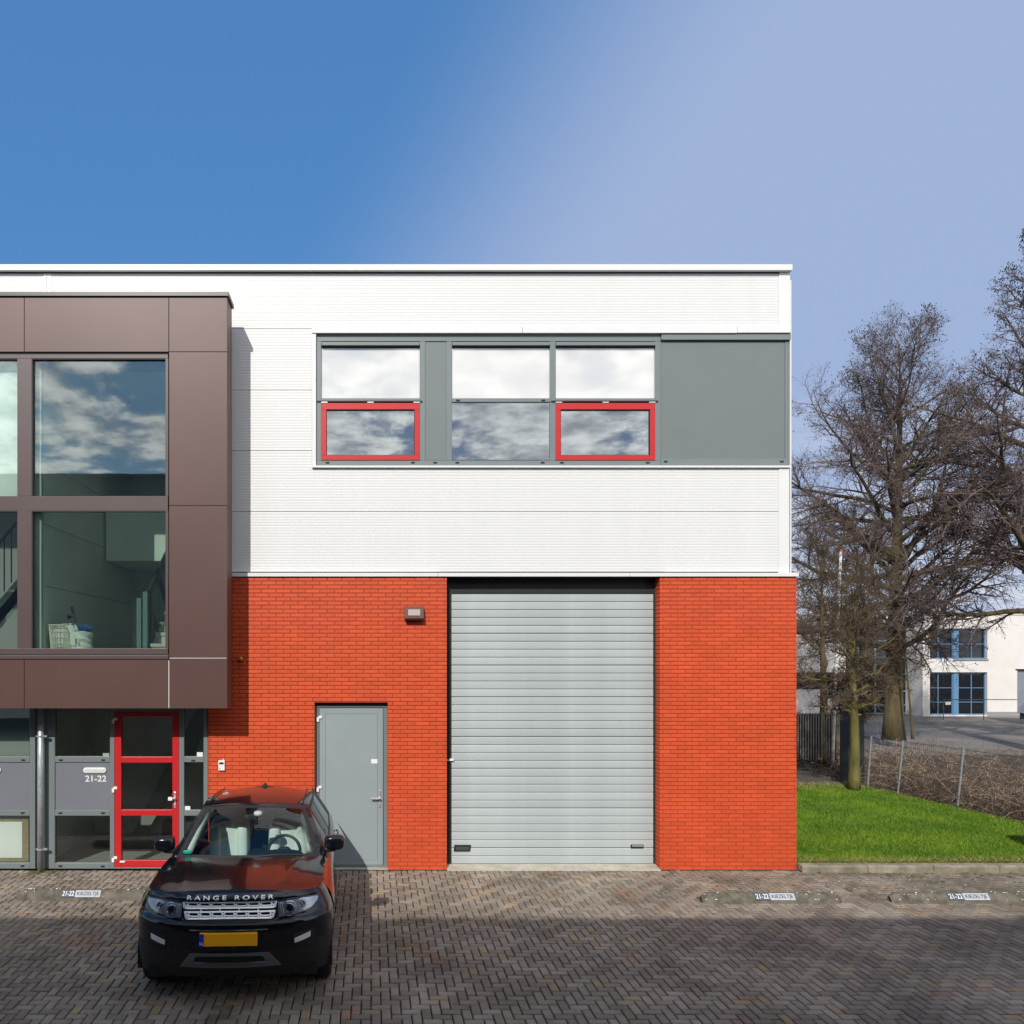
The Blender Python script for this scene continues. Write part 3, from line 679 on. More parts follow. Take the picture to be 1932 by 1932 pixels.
P = np.zeros((12, 8, 3)); rr = random.Random(2)
for i in range(12):
    for j in range(8):
        t = i/11; u = j/7-.5
        P[i, j] = (kx+.10+.16*min(1, t*1.6)+.02*math.sin(u*20+t*3), yb_-.13+.03*math.sin(j*2.3)+.16*(1-t)*.2+u*.06, zs_+hB+.02-max(0, t-.3)*.45+.01*math.sin(j*1.9))
        P[i, j, 0] += u*.13
MB().grid(P).build('cloth', M_cloth, bk, smooth=True)
pb = thing('plant_bag', 'crumpled white bag planter holding a bushy blue plant behind the bay glass', 'planter', (at_bay(154), yb_, zs_))
kx = at_bay(154); P = np.zeros((15, 29, 3)); rr = random.Random(5)
for i in range(15):
    for j in range(29):
        a = 2*math.pi*j/28; t = i/14
        r = .155+.012*math.sin(3*a+9*t)+.014*math.sin(18*t+2*a)*(1-abs(t-.4))
        P[i, j] = (kx+r*math.cos(a), yb_+.8*r*math.sin(a), zs_+.265*t+.008*math.sin(4*a))
MB().grid(P).build('bag', M_cloth, pb, smooth=True)
lv = MB()
for k in range(520):
    a = rr.uniform(0, 6.28); l = rr.uniform(.13, .24); e = rr.uniform(.05, 1.2)
    p0 = Vector((kx+rr.uniform(-.1, .1), yb_+rr.uniform(-.08, .08), zs_+.255)); dd = Vector((math.cos(a)*math.cos(e), math.sin(a)*math.cos(e)*.7, math.sin(e)*.8))
    sdv = Vector((math.sin(a), -math.cos(a), 0))*.005
    lv.quad(p0-sdv, p0+sdv, p0+dd*l)
lv.build('foliage', M_blueleaf, pb, kind='stuff')
sc_ = thing('window_pole', 'black stick with a round suction foot leaning above the blue plant', 'stick', (GX0, .4, 4.2))
px_, yy = 0, .2
MB().tube([(PX(136, .2), .2, PZ(1145, .2)), (PX(147, .2), .15, PZ(1186, .2))], .022, 8).tube([(PX(137, .2), .2, PZ(1165, .2)), (PX(129, .2), .2, PZ(1164, .2))], .008, 6).build('arm', M_rail, sc_)
MB().lathe([(.0, 0), (.04, 0), (.01, .05)], (PX(129, .2), .2, PZ(1164, .2)), 'x', 10).build('base', M_rail, sc_)

# ------------------------------------------------------------------ ground, pavement, kerb, lawn
def struct(o): o['kind'] = 'structure'; return o
M_ground = mat('dark_ground', (.085, .075, .078), .9, var=.35, vs=.5, detail=9, bump=.4, bs=25)
g = MB(); g.box(-400, 400, -60, 700, -.6, -.055); struct(g.build('ground', M_ground))
# paving: right-angle herringbone of 200 x 100 mm blocks
def paver_mat():
    m = bpy.data.materials.new('paving_block'); m.use_nodes = True; t = m.node_tree; L = t.links; b = t.nodes['Principled BSDF']
    b.inputs['Roughness'].default_value = .78; b.inputs['Specular IOR Level'].default_value = .35
    oi = t.nodes.new('ShaderNodeObjectInfo'); ge = t.nodes.new('ShaderNodeNewGeometry')
    ad = t.nodes.new('ShaderNodeMath'); ad.operation = 'ADD'; L.new(oi.outputs['Random'], ad.inputs[0]); L.new(ge.outputs['Random Per Island'], ad.inputs[1])
    fr = t.nodes.new('ShaderNodeMath'); fr.operation = 'FRACT'; L.new(ad.outputs[0], fr.inputs[0])
    cr = t.nodes.new('ShaderNodeValToRGB'); L.new(fr.outputs[0], cr.inputs[0]); e = cr.color_ramp; e.interpolation = 'CONSTANT'
    cols = [(0, (0.236, 0.196, 0.158)), (.16, (0.275, 0.231, 0.186)), (.32, (0.216, 0.178, 0.142)), (.46, (0.297, 0.252, 0.205)), (.60, (0.252, 0.210, 0.168)), (.74, (0.200, 0.164, 0.131)), (.84, (0.270, 0.237, 0.185)), (.94, (0.302, 0.225, 0.135)), (.975, (0.279, 0.181, 0.123))]
    e.elements[0].color = (*cols[0][1], 1); e.elements[1].position = cols[1][0]; e.elements[1].color = (*cols[1][1], 1)
    for p, c in cols[2:]: q = e.elements.new(p); q.color = (*c, 1)
    geo = ge.outputs['Position']
    n = t.nodes.new('ShaderNodeTexNoise'); n.inputs['Scale'].default_value = .9; n.inputs['Detail'].default_value = 8; n.inputs['Roughness'].default_value = .68; L.new(geo, n.inputs['Vector'])
    mr = t.nodes.new('ShaderNodeMapRange'); mr.inputs[1].default_value = .34; mr.inputs[2].default_value = .66; mr.inputs[3].default_value = .55; mr.inputs[4].default_value = 1.15; L.new(n.outputs[0], mr.inputs[0])
    n2 = t.nodes.new('ShaderNodeTexNoise'); n2.inputs['Scale'].default_value = 70; n2.inputs['Detail'].default_value = 6; n2.inputs['Roughness'].default_value = .7; L.new(geo, n2.inputs['Vector'])
    mr2 = t.nodes.new('ShaderNodeMapRange'); mr2.inputs[1].default_value = .25; mr2.inputs[2].default_value = .75; mr2.inputs[3].default_value = .68; mr2.inputs[4].default_value = 1.3; L.new(n2.outputs[0], mr2.inputs[0])
    mu = t.nodes.new('ShaderNodeMath'); mu.operation = 'MULTIPLY'; L.new(mr.outputs[0], mu.inputs[0]); L.new(mr2.outputs[0], mu.inputs[1])
    hv = t.nodes.new('ShaderNodeHueSaturation'); L.new(cr.outputs[0], hv.inputs['Color']); L.new(mu.outputs[0], hv.inputs['Value'])
    # mossy film in patches
    n3 = t.nodes.new('ShaderNodeTexNoise'); n3.inputs['Scale'].default_value = 1.7; n3.inputs['Detail'].default_value = 7; n3.inputs['Roughness'].default_value = .7
    mpn = t.nodes.new('ShaderNodeMapping'); mpn.inputs['Location'].default_value = (7, 3, 0); L.new(geo, mpn.inputs[0]); L.new(mpn.outputs[0], n3.inputs['Vector'])
    mr3 = t.nodes.new('ShaderNodeMapRange'); mr3.inputs[1].default_value = .57; mr3.inputs[2].default_value = .72; mr3.inputs[4].default_value = .62; sx_ = t.nodes.new('ShaderNodeSeparateXYZ'); L.new(geo, sx_.inputs[0])
    dx1 = t.nodes.new('ShaderNodeMapRange'); dx1.interpolation_type = 'SMOOTHSTEP'; dx1.inputs[1].default_value = 5.6; dx1.inputs[2].default_value = 7.2; L.new(sx_.outputs[0], dx1.inputs[0])
    dy1 = t.nodes.new('ShaderNodeMapRange'); dy1.interpolation_type = 'SMOOTHSTEP'; dy1.inputs[1].default_value = -1.75; dy1.inputs[2].default_value = -1.2; L.new(sx_.outputs[1], dy1.inputs[0])
    dm = t.nodes.new('ShaderNodeMath'); dm.operation = 'MULTIPLY'; L.new(dx1.outputs[0], dm.inputs[0]); L.new(dy1.outputs[0], dm.inputs[1])
    ds = t.nodes.new('ShaderNodeMath'); ds.operation = 'MULTIPLY_ADD'; L.new(dm.outputs[0], ds.inputs[0]); ds.inputs[1].default_value = .13; L.new(n3.outputs[0], ds.inputs[2]); L.new(ds.outputs[0], mr3.inputs[0])
    mx = t.nodes.new('ShaderNodeMix'); mx.data_type = 'RGBA'; L.new(mr3.outputs[0], mx.inputs['Factor']); L.new(hv.outputs[0], mx.inputs[6]); mx.inputs[7].default_value = (.105, .088, .050, 1)
    L.new(mx.outputs[2], b.inputs['Base Color'])
    bp = t.nodes.new('ShaderNodeBump'); bp.inputs['Strength'].default_value = .45; bp.inputs['Distance'].default_value = .006; L.new(n2.outputs[0], bp.inputs['Height']); L.new(bp.outputs[0], b.inputs['Normal'])
    return m
M_paver = paver_mat()
M_joint = mat('joint_sand', (.018, .014, .010), .95, var=.5, vs=5, detail=8, col2=(.045, .038, .016), bump=.4, bs=120)
pv = MB(); pv.box(-14, 20, -13.5, .04, -.05, -.020)
PAV = struct(pv.build('pavement', M_joint))
U = .093
def paver_geo(lx, ly):
    b = .007; g_ = .0058; x, y_ = lx/2-g_, ly/2-g_
    v = [(-x+b, -y_+b, 0), (x-b, -y_+b, 0), (x-b, y_-b, 0), (-x+b, y_-b, 0), (-x, -y_, -b), (x, -y_, -b), (x, y_, -b), (-x, y_, -b), (-x, -y_, -.03), (x, -y_, -.03), (x, y_, -.03), (-x, y_, -.03)]
    f = [(0, 1, 2, 3)]+[(4+i, 4+(i+1) % 4, (i+1) % 4, i) for i in range(4)]+[(8+i, 8+(i+1) % 4, 4+(i+1) % 4, 4+i) for i in range(4)]
    return v, f
pg = [paver_geo(2*U, U), paver_geo(U, 2*U)]
pm = []
for v, f in pg:
    me = bpy.data.meshes.new('paver'); me.from_pydata(v, [], f); me.materials.append(M_paver); pm.append(me)
rp = random.Random(11)
plist = []
XA, XB, YA, YBk = -9.0, 14.5, -6.2, -.02
for i in range(int(XA/U)-4, int(XB/U)+4):
    for j in range(int(YA/U)-4, 4):
        r = (i-j) % 4                      # 90-degree herringbone on the unit grid
        if r == 0: cx, cy, k = (i+1)*U, (j+.5)*U, 0
        elif r == 3: cx, cy, k = (i+.5)*U, (j+1)*U, 1
        else: continue
        hx, hy = ((U, U/2), (U/2, U))[k]
        if cx < XA or cx > XB or cy < YA: continue
        lim = -.055 if PX(843) < cx < PX(1245) else -.004
        if cy-hy > lim-.012: continue
        plist.append((cx, cy, k, lim if cy+hy > lim else None))
def seen(p):
    d = p[1]+DW; px = PXC+p[0]*FPX/d; py = PYC+CAM_H*FPX/d
    return -20 < px < 1952 and py < 1945
vis = sorted(plist, key=lambda p: (not (seen(p) and not (-2.5 < p[0] < -.35 and -4.6 < p[1] < 0)), (p[0])**2+(p[1]+DW)**2))
sp_ = MB()
for q, (cx, cy, k, lim) in enumerate(vis):
    dz = rp.uniform(-.003, .003); tl = rp.uniform(-.012, .012); tl2 = rp.uniform(-.012, .012)
    if q < 300 and lim is None:
        o = bpy.data.objects.new('paver', pm[k]); C.objects.link(o); o.location = (cx, cy, dz); o.rotation_euler = (tl, tl2, rp.uniform(-.012, .012)); attach(o, PAV)
    else:
        n = len(sp_.v); v, f = pg[k]; a = rp.uniform(-.012, .012)
        sp_.v += [(cx+x-a*y_, min(cy+y_+a*x, 9 if lim is None else lim), dz+z+tl*y_-tl2*x) for x, y_, z in v]; sp_.f += [tuple(n+i for i in t) for t in f]
sp_.build('paver_field', M_paver, PAV, kind='stuff')
# pebbles, leaf crumbs and moss cushions lying on the paving
deb = MB()
for k in range(480):
    x = rp.uniform(-6, 12); yv = -rp.uniform(.0, 1) ** 1.5*4.5-.05
    if rp.random() < .45: x = rp.uniform(5, 11.5); yv = -rp.uniform(.1, 1.8)
    r = rp.uniform(.004, .013); a = rp.uniform(0, 6)
    pts = [(x+r*1.5*math.cos(a+t*1.57), yv+r*math.sin(a+t*1.57), .004) for t in range(4)]
    n = len(deb.v); deb.v += pts+[(x, yv, .004+r*.8)]; deb.f += [(n+i, n+(i+1) % 4, n+4) for i in range(4)]
o = deb.build('litter', mat('pale_litter', (.34, .29, .21), .9, rnd=.5)); o['kind'] = 'stuff'
ms = MB()
for k in range(260):
    if k < 60: x, yv = PX(rp.uniform(52, 112), -.15), -rp.uniform(.02, .3)
    elif k < 150: x, yv = rp.uniform(6.3, 12), -rp.uniform(.0, .35)-.02
    else: x, yv = rp.uniform(4, 11), -rp.uniform(.3, 1.4)
    r = rp.uniform(.012, .04)
    n = len(ms.v); ms.v += [(x+r*math.cos(t*1.047)*rp.uniform(.7, 1.3), yv+r*math.sin(t*1.047)*rp.uniform(.7, 1.2), .001) for t in range(6)]+[(x, yv, .004+r*.25)]; ms.f += [(n+i, n+(i+1) % 6, n+6) for i in range(6)]
o = ms.build('moss', mat('moss', (.085, .085, .025), .95, rnd=.35), smooth=True); o['kind'] = 'stuff'
# kerb along the lawn
M_kerb = mat('mossy_kerb_concrete', (.20, .175, .12), .92, var=.4, vs=4, detail=9, col2=(.35, .31, .235), bump=.5, bs=60)
KX0 = xE+.012
kb = MB().box(KX0, 30, -.10, .0, -.05, .02); KB = struct(kb.build('kerb', M_joint))
x = KX0
while x < 16:
    l = 1.0; mb = MB()
    mb.prismx([(-.13, -.03), (-.125, .085), (-.105, .105), (.03, .112), (.03, -.03)], x+.004, x+l-.004)
    o = mb.build('kerb_stone', M_kerb, KB, bevel=.006); x += l
# lawn
LZ = .10
def fence_x(y): return 12.05+(.62)*max(0, (6.5-y))/6.5 if y > -2 else 12.7
lw = MB()
ys = [i*.5+.02 for i in range(0, 15)]
for a, b in zip(ys[:-1], ys[1:]):
    lw.quad((xE-.05, a, LZ), (fence_x(a)+.2, a, LZ), (fence_x(b)+.2, b, LZ), (xE-.05, b, LZ))
LAWN = struct(lw.build('lawn', mat('lawn_soil', (.035, .055, .012), .95, var=.3, vs=4)))
rg = np.random.default_rng(3); nb_ = 190000
gx_ = xE+rg.random(nb_)*(12.9-xE); gy_ = .0+(rg.random(nb_)**1.25)*7.2
keep = (gx_ < 12.05+.62*np.clip(6.5-gy_, 0, None)/6.5-.02) & ~((gy_ > 6.0) & (rg.random(nb_) < (gy_-6)/1.2))
gx_, gy_ = gx_[keep], gy_[keep]; n_ = len(gx_)
lf_ = .5+.5*np.sin(gx_*1.7+np.sin(gy_*2.1)*1.3)*np.sin(gy_*1.9+.6*gx_)
h_ = (.025+.03*rg.random(n_))*(1+.35*lf_); h_[gy_ < .12] *= .8; h_[rg.random(n_) < .012] *= 1.8
ang = rg.random(n_)*6.283; lean = (.35+rg.random(n_)*.75)*h_; wd = .0032+rg.random(n_)*.003
la = rg.random(n_)*6.283
V = np.empty((n_, 3, 3)); ca, sa = np.cos(ang), np.sin(ang)
V[:, 0] = np.stack([gx_-wd*ca, gy_-wd*sa, np.full(n_, LZ-.004)], 1); V[:, 1] = np.stack([gx_+wd*ca, gy_+wd*sa, np.full(n_, LZ-.004)], 1)
V[:, 2] = np.stack([gx_+lean*np.cos(la), gy_+lean*np.sin(la), LZ+h_], 1)
def mesh_np(name, V, F, m, parent=None, kind=None, smooth=False):
    """V (n,3), F (m,k) with constant k"""
    me = bpy.data.meshes.new(name); k = F.shape[1]
    me.vertices.add(len(V)); me.vertices.foreach_set('co', V.astype('f').ravel())
    me.loops.add(F.size); me.loops.foreach_set('vertex_index', F.astype('i').ravel())
    me.polygons.add(len(F)); me.polygons.foreach_set('loop_start', np.arange(0, F.size, k, dtype='i'))
    try: me.polygons.foreach_set('loop_total', np.full(len(F), k, dtype='i'))
    except Exception: pass
    if smooth: me.polygons.foreach_set('use_smooth', np.ones(len(F), dtype=bool))
    me.materials.append(m); me.update(calc_edges=True); me.validate()
    o = bpy.data.objects.new(name, me); C.objects.link(o)
    if parent is not None: attach(o, parent)
    if kind: o['kind'] = kind
    return o
M_grass = mat('grass_blade', (.062, .150, .005), .55, rnd=.35, vs=1.1, detail=7, col2=(.165, .27, .012), spec=.3)
mesh_np('grass', V.reshape(-1, 3), np.arange(n_*3).reshape(-1, 3), M_grass, kind='stuff')
n2_ = 9000
gx2_ = xE+.02+rg.random(n2_)*6.2; gy2_ = np.where(rg.random(n2_) < .6, .03+rg.random(n2_)**2*.22, 6.3+rg.random(n2_)*.9)
h2 = .03+.055*rg.random(n2_); a2 = rg.random(n2_)*6.283; l2_ = (.6+rg.random(n2_))*h2; w2_ = .003+rg.random(n2_)*.003; b2_ = rg.random(n2_)*6.283
V = np.empty((n2_, 3, 3)); V[:, 0] = np.stack([gx2_-w2_*np.cos(a2), gy2_-w2_*np.sin(a2), np.full(n2_, LZ)], 1); V[:, 1] = np.stack([gx2_+w2_*np.cos(a2), gy2_+w2_*np.sin(a2), np.full(n2_, LZ)], 1)
V[:, 2] = np.stack([gx2_+l2_*np.cos(b2_), gy2_+l2_*np.sin(b2_)-np.where(gy2_ < 1, .02, 0), LZ+h2], 1)
mesh_np('dry_grass', V.reshape(-1, 3), np.arange(n2_*3).reshape(-1, 3), mat('straw_blade', (.30, .25, .09), .7, rnd=.5), kind='stuff')
# dead leaves along the fence foot and at the back of the lawn
M_leaf = mat('dead_leaf', (.25, .135, .065), .8, rnd=.5)
lv = MB()
for k in range(1500):
    if k < 800: yv = rp.uniform(-.5, 8); x = fence_x(yv)+rp.gauss(.05, .16)
    elif k < 1250: x = rp.uniform(xE, 12); yv = 6.7+rp.gauss(0, .3)
    elif k < 1430: x = rp.uniform(xE+.3, 12); yv = rp.uniform(0, .12)
    else: x = rp.uniform(xE+.3, 12); yv = rp.uniform(.3, 6.2)
    r = rp.uniform(.012, .035); a = rp.uniform(0, 6); z = LZ+rp.uniform(.005, .04)
    lv.quad(*[(x+r*(1.3 if t % 2 else .7)*math.cos(a+t*1.57), yv+r*(1.3 if t % 2 else .7)*math.sin(a+t*1.57), z+rp.uniform(-.01, .015)) for t in range(4)])
o = lv.build('leaf_litter', M_leaf); o['kind'] = 'stuff'

# ------------------------------------------------------------------ concrete parking stops with name plates
M_plate_b = mat('slate_plate', (.060, .085, .125), .35); M_plate_w = mat('silver_plate', (.44, .46, .50), .3)
M_stop = mat('weathered_stop', (.085, .074, .055), .9, var=.3, vs=9, detail=8, col2=(.185, .165, .13), bump=.5, bs=70)
def stop(x0, x1, y0, tx0, tx1, tx2, label, leafy):
    t = thing('parking_stop', label, 'parking stop', ((x0+x1)/2, y0+.08, 0), 'concrete parking stops in front of the building')
    pr = [(y0-.01, -.01), (y0, .05), (y0+.045, .105), (y0+.075, .118), (y0+.12, .116), (y0+.15, .09), (y0+.165, -.01)]
    rows = []; rs = random.Random(int(x0*100))
    n = 26
    for i in range(n+1):
        u = i/n; e = min(u, 1-u)*(x1-x0); s_ = min(1, (e/.07)) if e < .07 else 1; s_ = .55+.45*math.sqrt(max(0, s_))
        rows.append([(x0+(x1-x0)*u, y0+.08+(yy-y0-.08)*s_+rs.uniform(-.003, .003), zz_*s_+rs.uniform(-.003, .003)) for yy, zz_ in pr])
    mb = MB().grid(np.array(rows)); mb.f.append(tuple(range(len(pr)))); mb.f.append(tuple(range(n*len(pr)+len(pr)-1, n*len(pr)-1, -1)))
    b = mb.build('body', M_stop, t, smooth=True)
    # plates lie on the sloping front shoulder
    A = Vector((0, y0-.006, .045)); B = Vector((0, y0+.055, .117)); up = (B-A).normalized(); nr = Vector((0, -up.z, up.y))
    def plate(xa, xb, m, word, tm, name):
        mb = MB(); q = [Vector((xa, 0, 0))+A+nr*.006, Vector((xb, 0, 0))+A+nr*.006, Vector((xb, 0, 0))+B+nr*.006, Vector((xa, 0, 0))+B+nr*.006]
        n0 = len(mb.v); mb.v += [tuple(p) for p in q]+[tuple(p-nr*.02) for p in q]
        mb.f += [(0, 1, 2, 3), (7, 6, 5, 4), (0, 4, 5, 1), (1, 5, 6, 2), (2, 6, 7, 3), (3, 7, 4, 0)]
        po = mb.build(name, m, t)
        co, f = text_mesh(word, .085, bold=.0008); wd_ = co[:, 0].max()-co[:, 0].min(); hh = co[:, 1].max()-co[:, 1].min()
        sx_ = (xb-xa)*.86/wd_; sy_ = .066/hh; lm = MB()
        for a, bb, c in co.tolist(): lm.v.append(tuple(Vector(((xa+xb)/2+a*sx_, 0, 0))+(A+B)/2+up*bb*sy_+nr*(.0075+c*.4)))
        lm.f = f; lm.build('lettering', tm, po)
    plate(tx0, tx1-.002, M_plate_b, '21-22', M_plasticw, 'number_plate'); plate(tx1+.002, tx2, M_plate_w, 'KIEZELTJE', M_ink, 'name_plate')
    pb_ = MB()
    for k in range(26):
        x = rs.uniform(x0+.03, x1-.03); i = rs.choice([1, 2, 3, 4]); yy, zz_ = pr[i]; r = rs.uniform(.004, .011)
        if tx0-.02 < x < tx2+.02 and i < 4: continue
        pb_.sellip((x, yy+.004, zz_+.002), (r*1.5, r, r*.6), 1, 6, 4)
    pb_.build('chips', M_plasticw, t, kind='stuff')
    return t
ys_ = -1.52
def SXp(px): return (px-PXC)*(DW+ys_)/FPX
stop(SXp(1327), SXp(1592), ys_, SXp(1425.5), SXp(1454), SXp(1501), 'concrete parking stop lying in front of the orange wall right of the roller door', 1)
stop(SXp(1686), SXp(1686)+1.87, ys_, SXp(1791), SXp(1820), SXp(1868), 'concrete parking stop in front of the lawn, cut by the right picture edge', 1)
yl_ = -1.40
def SXl(px): return (px-PXC)*(DW+yl_)/FPX
stop(SXl(28), SXl(28)+1.87, yl_, SXl(115), SXl(140.6), SXl(188.5), 'concrete parking stop before the entrance, its right end hidden by the black car', 0)

# ------------------------------------------------------------------ black car
def car_paint():
    m = bpy.data.materials.new('black_car_paint'); m.use_nodes = True; b = m.node_tree.nodes['Principled BSDF']
    b.inputs['Base Color'].default_value = (.004, .005, .008, 1); b.inputs['Roughness'].default_value = .18
    b.inputs['Coat Weight'].default_value = .68; b.inputs['Coat Roughness'].default_value = .015; b.inputs['Coat IOR'].default_value = 1.5
    b.inputs['Specular IOR Level'].default_value = .25
    return m
M_paint = car_paint()
M_trim = mat('black_trim', (.014, .014, .015), .5, bump=.05, bs=400)
M_skid = mat('grey_skid_plate', (.19, .19, .195), .4, metal=.35)
M_chrome = mat('chrome', (.75, .75, .76), .15, metal=1.0)
M_silver = mat('silver_grille', (.95, .96, .97), .38, metal=.6)
M_tyre = mat('tyre', (.012, .012, .012), .75)
M_rim = mat('rim', (.28, .28, .29), .3, metal=.9)
M_leather = mat('pale_leather', (.74, .75, .70), .6)
M_cabin = mat('cabin_black', (.006, .007, .009), .7)
M_headblue = mat('headlamp_bowl', (.62, .65, .72), .3, metal=.45)
M_headlens = glass('headlamp_lens', (.92, .94, .98), .07)
M_wind = glass('windscreen_glass', (.76, .88, .86), .05)
M_side = glass('side_glass', (.12, .14, .15), .05)
M_yellow = mat('plate_yellow', (.92, .42, .004), .5)
M_eu = mat('plate_blue', (.01, .03, .42), .5)
M_fog = mat('fog_lamp', (.95, .96, .97), .2, metal=.3, bump=.6, bs=90)
CAR = thing('parked_car', 'black parked car facing the camera in front of the red entrance door', 'car', (-1.306, -DW+6.80, 0), local=True, rz=R(2.25))
W_, LN = .955, .62
def WZf(z): return np.interp(z, [.3, .70, .80, .88, .96, 1.03, 1.10], [.948, .955, .952, .935, .900, .862, .825])
def plan(x, z):
    a = np.clip(np.abs(x)/WZf(z), 0, 1); return LN*(1-(1-a**2.5)**(1/2.5))
PZS = [.24, .34, .42, .50, .556, .58, .64, .75, .81, .835, .85, .87, 1.005, 1.018, 1.05, 1.085, 1.12]
PYS = [.20, .125, .085, .05, .035, .018, .008, .0, .0, .012, .05, .062, .075, .055, .068, .10, .17]
def prof(z): return np.interp(z, PZS, PYS)
def F(x, z): return plan(x, z)+prof(z)*(1-.55*np.clip(np.abs(x)/W_, 0, 1)**3)
def ztop(x): return 1.106-.085*np.clip(np.abs(x)/W_, 0, 1)**2.2
def fas(x, z, off=0.0): return (float(x), float(F(x, z)-off), float(z))
WC = (.87, 3.20); WZ, WR_, AR = .36, .362, .425
def arch_fix(P):
    """snap vertices near a wheel-arch circle on to it, return mask of removed cells"""
    y, z = P[..., 1], P[..., 2]; dead = np.zeros(P.shape[:2], bool)
    for c in WC:
        d = np.hypot(y-c, z-WZ); near = np.abs(d-AR) < .028; dd = np.where(d < 1e-6, 1, d)
        P[..., 1] = np.where(near, c+(y-c)*AR/dd, P[..., 1]); P[..., 2] = np.where(near, WZ+(z-WZ)*AR/dd, P[..., 2])
        y, z = P[..., 1], P[..., 2]
        dead |= np.hypot(y-c, z-WZ) < AR-.004
    return dead
def cells(mb, P, dead=None, sel=None):
    mb.grid(P, lambda i, j: (dead is None or not (dead[i, j] or dead[i+1, j] or dead[i, j+1] or dead[i+1, j+1])) and (sel is None or sel(i, j)))
# front end
body = MB()
th = np.linspace(-math.pi/2, math.pi/2, 141); xs_ = W_*np.sin(th)*(1-1e-5)
zs0 = np.linspace(0, 1, 61)
zk = np.interp(zs0, [0, .2, .45, .7, .78, 1], [.30, .50, .72, .93, 1.0, 1.0])
P = np.zeros((61, 141, 3))
for i, u in enumerate(zs0):
    xr_ = xs_
    for _ in range(4):
        z = .28+(ztop(xr_)-.28)*u; xr_ = WZf(z)*np.sin(th)*(1-1e-5)
    P[i, :, 0] = xr_; P[i, :, 1] = F(xr_, z); P[i, :, 2] = z
dead = arch_fix(P)
zlow = lambda i, j: P[i, j, 2] > .548+.08*(abs(P[i, j, 0])/W_)**3
cells(body, P, dead, lambda i, j: zlow(i, j))
low = MB(); cells(low, P, dead, lambda i, j: not zlow(i, j))
LOWo = low.build('lower_bumper', M_trim, CAR, smooth=True, weld=True)
# bonnet, screen, roof: rows with half width and curvature
S_ = np.linspace(-1, 1, 61)
def row(y, z, hw, cy=0, cz=0, p=2.2):
    a = np.abs(S_); return np.stack([hw*S_, y+cy*a**2, z-cz*a**p], 1)
LX = .835*S_
lip = np.stack([LX, F(LX, ztop(LX)), ztop(LX)], 1)
def cr_rows(rows, n):
    rows = [np.asarray(r) for r in rows]; out = []
    for i in range(len(rows)-1):
        p0 = rows[i-1] if i > 0 else 2*rows[0]-rows[1]; p1, p2 = rows[i], rows[i+1]; p3 = rows[i+2] if i+2 < len(rows) else 2*rows[-1]-rows[-2]
        for k in range(n):
            t = k/n; out.append(.5*((2*p1)+(-p0+p2)*t+(2*p0-5*p1+4*p2-p3)*t*t+(-p0+3*p1-3*p2+p3)*t**3))
    out.append(rows[-1]); return np.array(out)
hood = cr_rows([lip, row(.30, 1.122, .845, .30, .068), row(.62, 1.134, .852, .24, .068), row(.92, 1.138, .856, .25, .066), row(1.13, 1.136, .852, .26, .060)], 14)
for i in range(hood.shape[0]):   # bonnet creases
    u = i/(hood.shape[0]-1); xr = .44+.17*u; a = np.abs(hood[i, :, 0])
    sm = lambda v: np.clip(v, 0, 1)**2*(3-2*np.clip(v, 0, 1)); hood[i, :, 2] += (.017*np.exp(-((a-xr)/.055)**2)+.008*sm((a-xr)/.16)*sm((.86-a)/.2))*sm(np.array(u*4))*(.25+.75*sm(np.array((1-u)*4)))
ef = []
for sg in (1, -1):
    fx_ = np.linspace(.835, .8605, 10); A = np.stack([sg*fx_, F(fx_, ztop(fx_)), ztop(fx_)], 1)
    he = hood[:, 60 if sg > 0 else 0]; yq = A[:, 1]; B = np.stack([np.interp(yq, he[:, 1], he[:, 0]), yq, np.interp(yq, he[:, 1], he[:, 2])], 1)
    B[0] = A[0]; ef.append(np.stack([A, B]))
for e_ in ef: body.grid(e_)
HO = MB().grid(hood).build('bonnet', M_paint, CAR, smooth=True)
cowl = cr_rows([hood[-1], row(1.15, 1.095, .862, .26, .05), row(1.20, 1.105, .845, .26, .05)], 4)
MB().grid(cowl).build('cowl', M_trim, CAR, smooth=True)
scr = cr_rows([row(1.20, 1.105, .845, .26, .05), row(1.47, 1.262, .775, .22, .05), row(1.76, 1.412, .700, .18, .052), row(2.02, 1.512, .632, .13, .055)], 12)
n1 = scr.shape[0]
inner = lambda i, j: 2 <= i < n1-3 and 4 <= j < 56
sc2 = MB(); cells(sc2, scr, None, lambda i, j: not inner(i, j) and not (j < 2 or j >= 58)); sc2.build('screen_surround', M_trim, CAR, smooth=True, weld=True)
glm = MB(); cells(glm, scr, None, inner); gl_o = glm.build('windscreen', M_wind, CAR, smooth=True, weld=True)
for ja, jb in ((0, 2), (58, 60)):
    pil = MB(); cells(pil, scr, None, lambda i, j: ja <= j < jb); pil.build('pillar', M_paint, CAR, smooth=True, weld=True)
roof = cr_rows([scr[-1], row(2.10, 1.535, .636, .12, .06), row(2.40, 1.557, .648, .08, .07), row(2.75, 1.555, .650, .05, .075), row(3.15, 1.530, .635, .03, .075), row(3.5, 1.482, .615, -.02, .075)], 10)
ROo = MB().grid(roof).build('roof', M_paint, CAR, smooth=True)
back = cr_rows([roof[-1], row(3.68, 1.20, .70, -.06, .06), row(3.86, .98, .80, -.10, .05), row(3.96, .72, .84, -.12, .02), row(3.92, .35, .82, -.12, 0)], 8)
BK = MB().grid(back).build('tailgate', M_paint, CAR, smooth=True)
